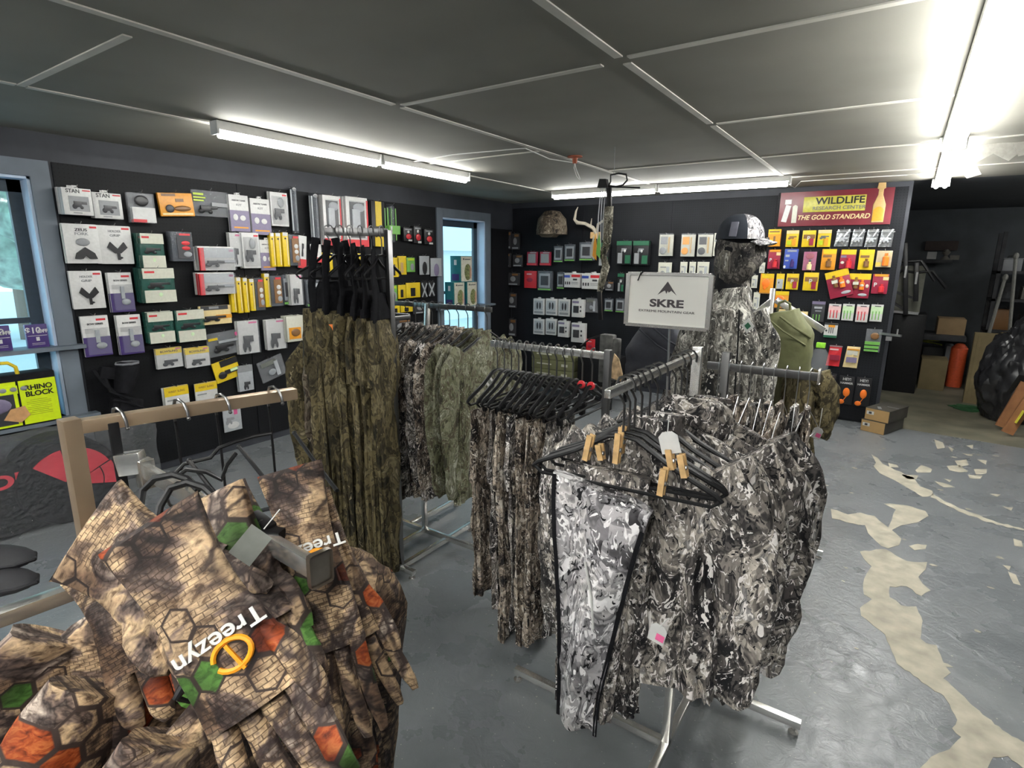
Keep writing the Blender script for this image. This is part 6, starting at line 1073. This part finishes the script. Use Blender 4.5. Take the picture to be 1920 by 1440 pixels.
# hangers hooked over the top bar
for i, (px, py) in enumerate(((222, 782), (336, 758), (414, 741), (512, 722))):
    c = onp(px, py, 0, lerp(-1.262, -1.19, i/3)); t = thing('clothes_hanger', 'dark metal hook hanger, %s along the near rack top bar' % ORD[i], 'hanger', (c.x, c.y, FZ+.013), .12, 'hooks over the near top bar')
    MB().tube([(-.022, 0, -.04), (-.024, 0, -.015), (-.014, 0, .008), (0, 0, .011), (.016, 0, .004), (.025, 0, -.012), (.027, 0, -.026)], .0032, 8).ell((.027, 0, -.027), (.0042, .0042, .0042), 8).obj('hook', darkchrome, t)
    MB().tube([(-.022, 0, -.04), (-.02, 0, -.08), (-.02, .0, -.3)], .003, 6).obj('shaft', blackpl, t)
    MB().tube([(-.18, 0, -.37), (-.1, 0, -.33), (-.02, 0, -.3), (.02, 0, -.31), (.05, 0, -.33)], .006, 6).obj('shoulders', blackpl, t)
def pt(px, py, dep): return atd(px, py, dep)
def wireobj(name, pts, r, label, cat, m=blackpl, tip=True, group=None):
    P_ = [pt(*q) for q in pts]; o = P_[0]; t = thing(name, label, cat, o, 0, group); b = MB().tube([p-o for p in P_], r, 8)
    if tip: b.ell((0, 0, 0), (r*1.35,)*3, 8)
    b.obj('rod', m, t); return t
wireobj('display_prong', [(355, 864, 1.12), (395, 915, 1.05), (432, 958, .98)], .0042, 'black prong with ball tip, left of three behind the gloves', 'prong', group='black prongs')
wireobj('display_prong', [(448, 838, 1.2), (490, 890, 1.12), (535, 950, 1.02)], .0042, 'black prong with ball tip, middle of three behind the gloves', 'prong', group='black prongs')
wireobj('display_prong', [(552, 812, 1.28), (590, 865, 1.2), (632, 920, 1.12)], .0042, 'black prong with ball tip, right of three behind the gloves', 'prong', group='black prongs')
t = wireobj('clip_hanger', [(312, 905, 1.18), (345, 870, 1.2), (395, 858, 1.22), (410, 840, 1.23), (442, 828, 1.25), (475, 818, 1.27), (510, 812, 1.28)], .0045, 'black curved clip hanger behind the brown gloves, farther one', 'hanger', tip=False)
t = wireobj('clip_hanger', [(326, 898, 1.08), (350, 880, 1.08), (388, 885, 1.08), (415, 900, 1.06), (425, 872, 1.1), (442, 850, 1.12)], .0045, 'black curved clip hanger behind the brown gloves, nearer one', 'hanger', tip=False)
for i, (a, lab) in enumerate((([(262, 960, .98), (268, 920, 1.0), (290, 897, 1.0), (325, 890, 1.0), (352, 898, 1.0), (372, 918, .98)], 'thick black hanger loop over the arm, left one'), ([(292, 990, .9), (300, 950, .92), (320, 915, .93), (352, 905, .93), (385, 915, .93), (412, 940, .9)], 'thick black hanger loop over the arm, right one'))):
    wireobj('hanger_loop', a, .0062, lab, 'hanger', tip=False)
# black padded insoles at left on the lower rail
for i, (py, dp, lab) in enumerate(((1045, 1.13, 'upper black padded insole tip at left edge'), (1088, 1.08, 'lower black padded insole tip at left edge above rail'))):
    c = pt(-30, py+4, dp); t = thing('insole', lab, 'insole', c, math.radians(35)); MB().ell((0, 0, 0), (.1, .042, .012), 20, Matrix.Rotation(.25, 3, 'X')).obj('pad', rubber, t); MB().tube([(.1*math.cos(q/10*2*PI)*1.01, .043*math.sin(q/10*2*PI), .0) for q in range(11)], .004, 6).obj('rim', rubber, t)
# low chrome foot of the neighbouring rack at left edge
p = onp(0, 1246, 2, .05); t = thing('garment_rack', 'chrome rack end with a low foot at bottom left edge', 'clothes rack', (p.x-.15, p.y, 0)); MB().bar((0, 0, .05), (.28, -.02, .05), .045, .03).obj('base_bar', chrome, t, False); MB().bar((.0, .0, .05), (0, 0, 1.2), .03, .03).obj('post', chrome, t, False); MB().lathe([(0, 0), (.03, 0), (.03, .01), (.008, .015), (.008, .035), (0, .035)], (.24, -.02, 0), 12).obj('foot', chrome, t)

# garments in hexagon bark print on the arm
AY = .43
def frontjacket(label, m, x, y, z, rz, L, w, seed, sl):
    return shirt(label, m, (x, y, z), rz, L, w, seed, 'bark print jackets on the near arm', 'jacket', 'hexagon_camo_jacket', .035, sl)
frontjacket('hexagon bark print jacket, rearmost on the near arm', HEXA, -1.04, AY+.0, 1.06, PI/2-.15, .75, .25, 301, .7)
frontjacket('hexagon bark print jacket, middle one on the near arm', HEXC, -.9, AY+.01, 1.05, PI/2+.02, .75, .26, 302, .7)
frontjacket('hexagon bark print jacket, front one under the gloves', HEXB, -.77, AY+.02, 1.03, PI/2+.15, .8, .25, 303, .75)
for i, x in enumerate((-1.02, -.89, -.76)): hanger('black hanger, %s from rack post on the near arm' % ORD[i], (x, AY+.01, 1.205), PI/2, .3, 'plastic', 'hangers on the near arm', hook=.13, drop=.07)

def place_frame(tl, tr, tip):
    A, B, C_ = pt(*tl), pt(*tr), pt(*tip); o = (A+B)/2; dn = (C_-o); L = dn.length; dn.normalize(); ac = (B-A); w_ = ac.length; ac = (ac-dn*ac.dot(dn)).normalized(); nrm = dn.cross(ac)  # local y
    M = Matrix((ac, nrm*-1, -dn)).transposed(); 
    if M.determinant() < 0: M = Matrix((ac, nrm, -dn)).transposed()
    return o, M, w_, L
def glove(label, m, tl, tr, tip, seed, spread=1.0, thumb=1, logo=None, cuff=1.0, group=None):
    o, M, w_, L = place_frame(tl, tr, tip); t = thing('long_cuff_glove', label, 'glove', o, 0, group); t.rotation_euler = M.to_euler()
    hw = w_/2; pr = lambda s: (1-.2*math.sin(PI*min(1, s/.8)) if s < .55 else lerp(.85, 1.05, (s-.55)/.45))*cuff
    Lb = L*.66; mbo(drape(Lb, hw, hw*.98, .012, .02, 2, .0035, seed, n=48, m=44, wob=0, wr=.0022, prof=pr), 'palm', m, t)
    for i in range(4):
        u = (i-1.5)/1.5; x = u*hw*.74; ln = L*(.3+.045*(1-abs(u-.15))); r = hw*.235; c = .018*math.sin(seed+i*1.7)
        mbo(limb([(x, 0, -Lb*.94), (x+u*.006*spread, -.008+c*.3, -Lb-ln*.4), (x+u*.012*spread, -.012+c, -Lb-ln*.8), (x+u*.012*spread, -.006+c, -Lb-ln)], [r, r*1.02, r*.92, r*.5], .8, seed=seed+i*2.1, amp=.0022, n=16, m=20), 'finger', m, t)
    e = thumb; r = hw*.24
    mbo(limb([(e*hw*.7, 0, -Lb*.7), (e*hw*1.0, -.012, -Lb*.85), (e*hw*1.12, -.016, -Lb*1.05), (e*hw*1.05, -.014, -Lb*1.16)], [r*.9, r*1.1, r, r*.55], .8, seed=seed+13, amp=.0022, n=16, m=16), 'thumb', m, t)
    if logo:
        lx, lz, ls, rot = logo; y = -.0255
        def put(o_): o_.location.y = y; return o_
        text('lettering', 'Treezyn', ls, MATS_white, t, (lx, y, lz), (PI/2, rot, 0), ext=.0006, bold=ls*.014, sx=1.25)
        om = mat('logo_orange', (.85, .33, .01), .5); b = MB(); R_ = ls*.75; c_ = Vector((lx, y+.002, lz))
        q = Matrix.Rotation(rot, 3, 'Y'); off = q @ Vector((-ls*.1, 0, ls*.85))
        b.tube([c_+off+q @ Vector((R_*math.cos(a)*1.1, 0, R_*.8*math.sin(a))) for a in [i*2*PI/22+.4 for i in range(21)]], ls*.12, 6).bar(c_+off+q @ Vector((R_*.05, 0, -R_*.6)), c_+off+q @ Vector((-R_*.25, 0, R_*1.0)), .004, ls*.2, (0, 1, 0)); b.obj('logo_mark', om, t)
    return t
# leftmost glove cuffs, big near glove, centre glove
glove('hexagon print glove with cuff pointing left, leftmost on the near arm', HEXA, (80, 1078, .8), (236, 914, .82), (470, 1190, .8), 11, thumb=-1, cuff=1.05)
glove('hexagon print glove hanging behind the leftmost one', HEXC, (150, 1130, .84), (275, 960, .88), (350, 1330, .84), 14)
glove('hexagon print glove with green hexagons between the two lettered gloves', HEXC, (330, 960, .84), (452, 900, .86), (560, 1300, .8), 12)
glove('rear hexagon print glove standing up behind the centre arm', HEXC, (398, 915, .98), (470, 905, 1.0), (560, 1140, .95), 15, cuff=.8)
glove('rear hexagon print glove of the centre pair', HEXA, (520, 930, .93), (622, 935, .93), (735, 1330, .9), 16, group=None)
glove('centre hexagon print glove with white lettering behind the arm end plate', HEXB, (484, 872, .88), (600, 884, .88), (668, 1395, .84), 17, thumb=-1, logo=(.012, -.125, .026, PI-.05))
glove('large near hexagon print glove with white lettering and orange mark', HEXB, (192, 1036, .62), (368, 922, .63), (600, 1500, .6), 18, thumb=1, logo=(.012, -.15, .026, PI-.0), cuff=1.08)
# black clip and grey card on the arm
c = pt(508, 1010, .86); t = thing('clip', 'black plastic clamp clip on the near arm', 'clip', c); MB().box((0, 0, 0), (.05, .03, .04), Matrix.Rotation(.4, 3, 'Z'), .006).box((-.02, 0, .02), (.05, .02, .02), Matrix.Rotation(.2, 3, 'Y'), .004).tube([(-.01, -.01, -.01), (.0, -.015, -.05), (.01, -.02, -.08)], .005, 6).obj('jaw', blackpl, t)
c = pt(470, 1022, .72); t = thing('price_card', 'plain grey price card tilted beside the clamp clip', 'tag', c); t.rotation_euler = (-.6, .75, .75); MB().box((0, 0, 0), (.032, .0008, .042)).obj('card', mat('grey_card', (.22, .23, .21), .5), t, False); MB().tube([(-.0, -.001, .024), (.0, -.002, .04), (.0, 0, .055)], .0008, 5).obj('string', MATS_white, t)

# second-level parts
nest(mq, ('sleeve', 'zipper', 'collar'), 'jacket'); nest(mq, ('cap_bill',), 'cap_front'); nest(mq, ('cap_strap',), 'cap_rear')
for o in list(COL.objects):
    k = o.name.split('.')[0]
    if o.parent: continue
    if k == 'sign_holder': nest(o, ('mountain_mark', 'lettering'), 'sheet')
    elif k == 'banner': nest(o, ('lettering', 'logo_panel', 'printed_jug', 'printed_tag', 'printed_bottle', 'printed_label'), 'sheet')
    elif k == 'long_cuff_glove': nest(o, ('lettering', 'logo_mark', 'finger', 'thumb'), 'palm')
    elif k == 'clothes_hanger': nest(o, ('clip',), 'crossbar')
    elif k == 'archery_target': nest(o, ('lettering', 'printed_text_line'), 'lime_panel'); nest(o, ('printed_disc', 'printed_foam', 'printed_hide', 'lime_strip'), 'picture_panel')
    elif k == 'shoe_box': nest(o, ('barcode_label', 'barcode'), 'kraft_end'); nest(o, ('printed_line',), 'lid')
    elif k == 'game_camera_carton': nest(o, ('printed_camera', 'printed_dial', 'printed_title'), 'front_panel')
    elif k in ('bib_overalls',): nest(o, ('suspender', 'back_panel'), 'waist')
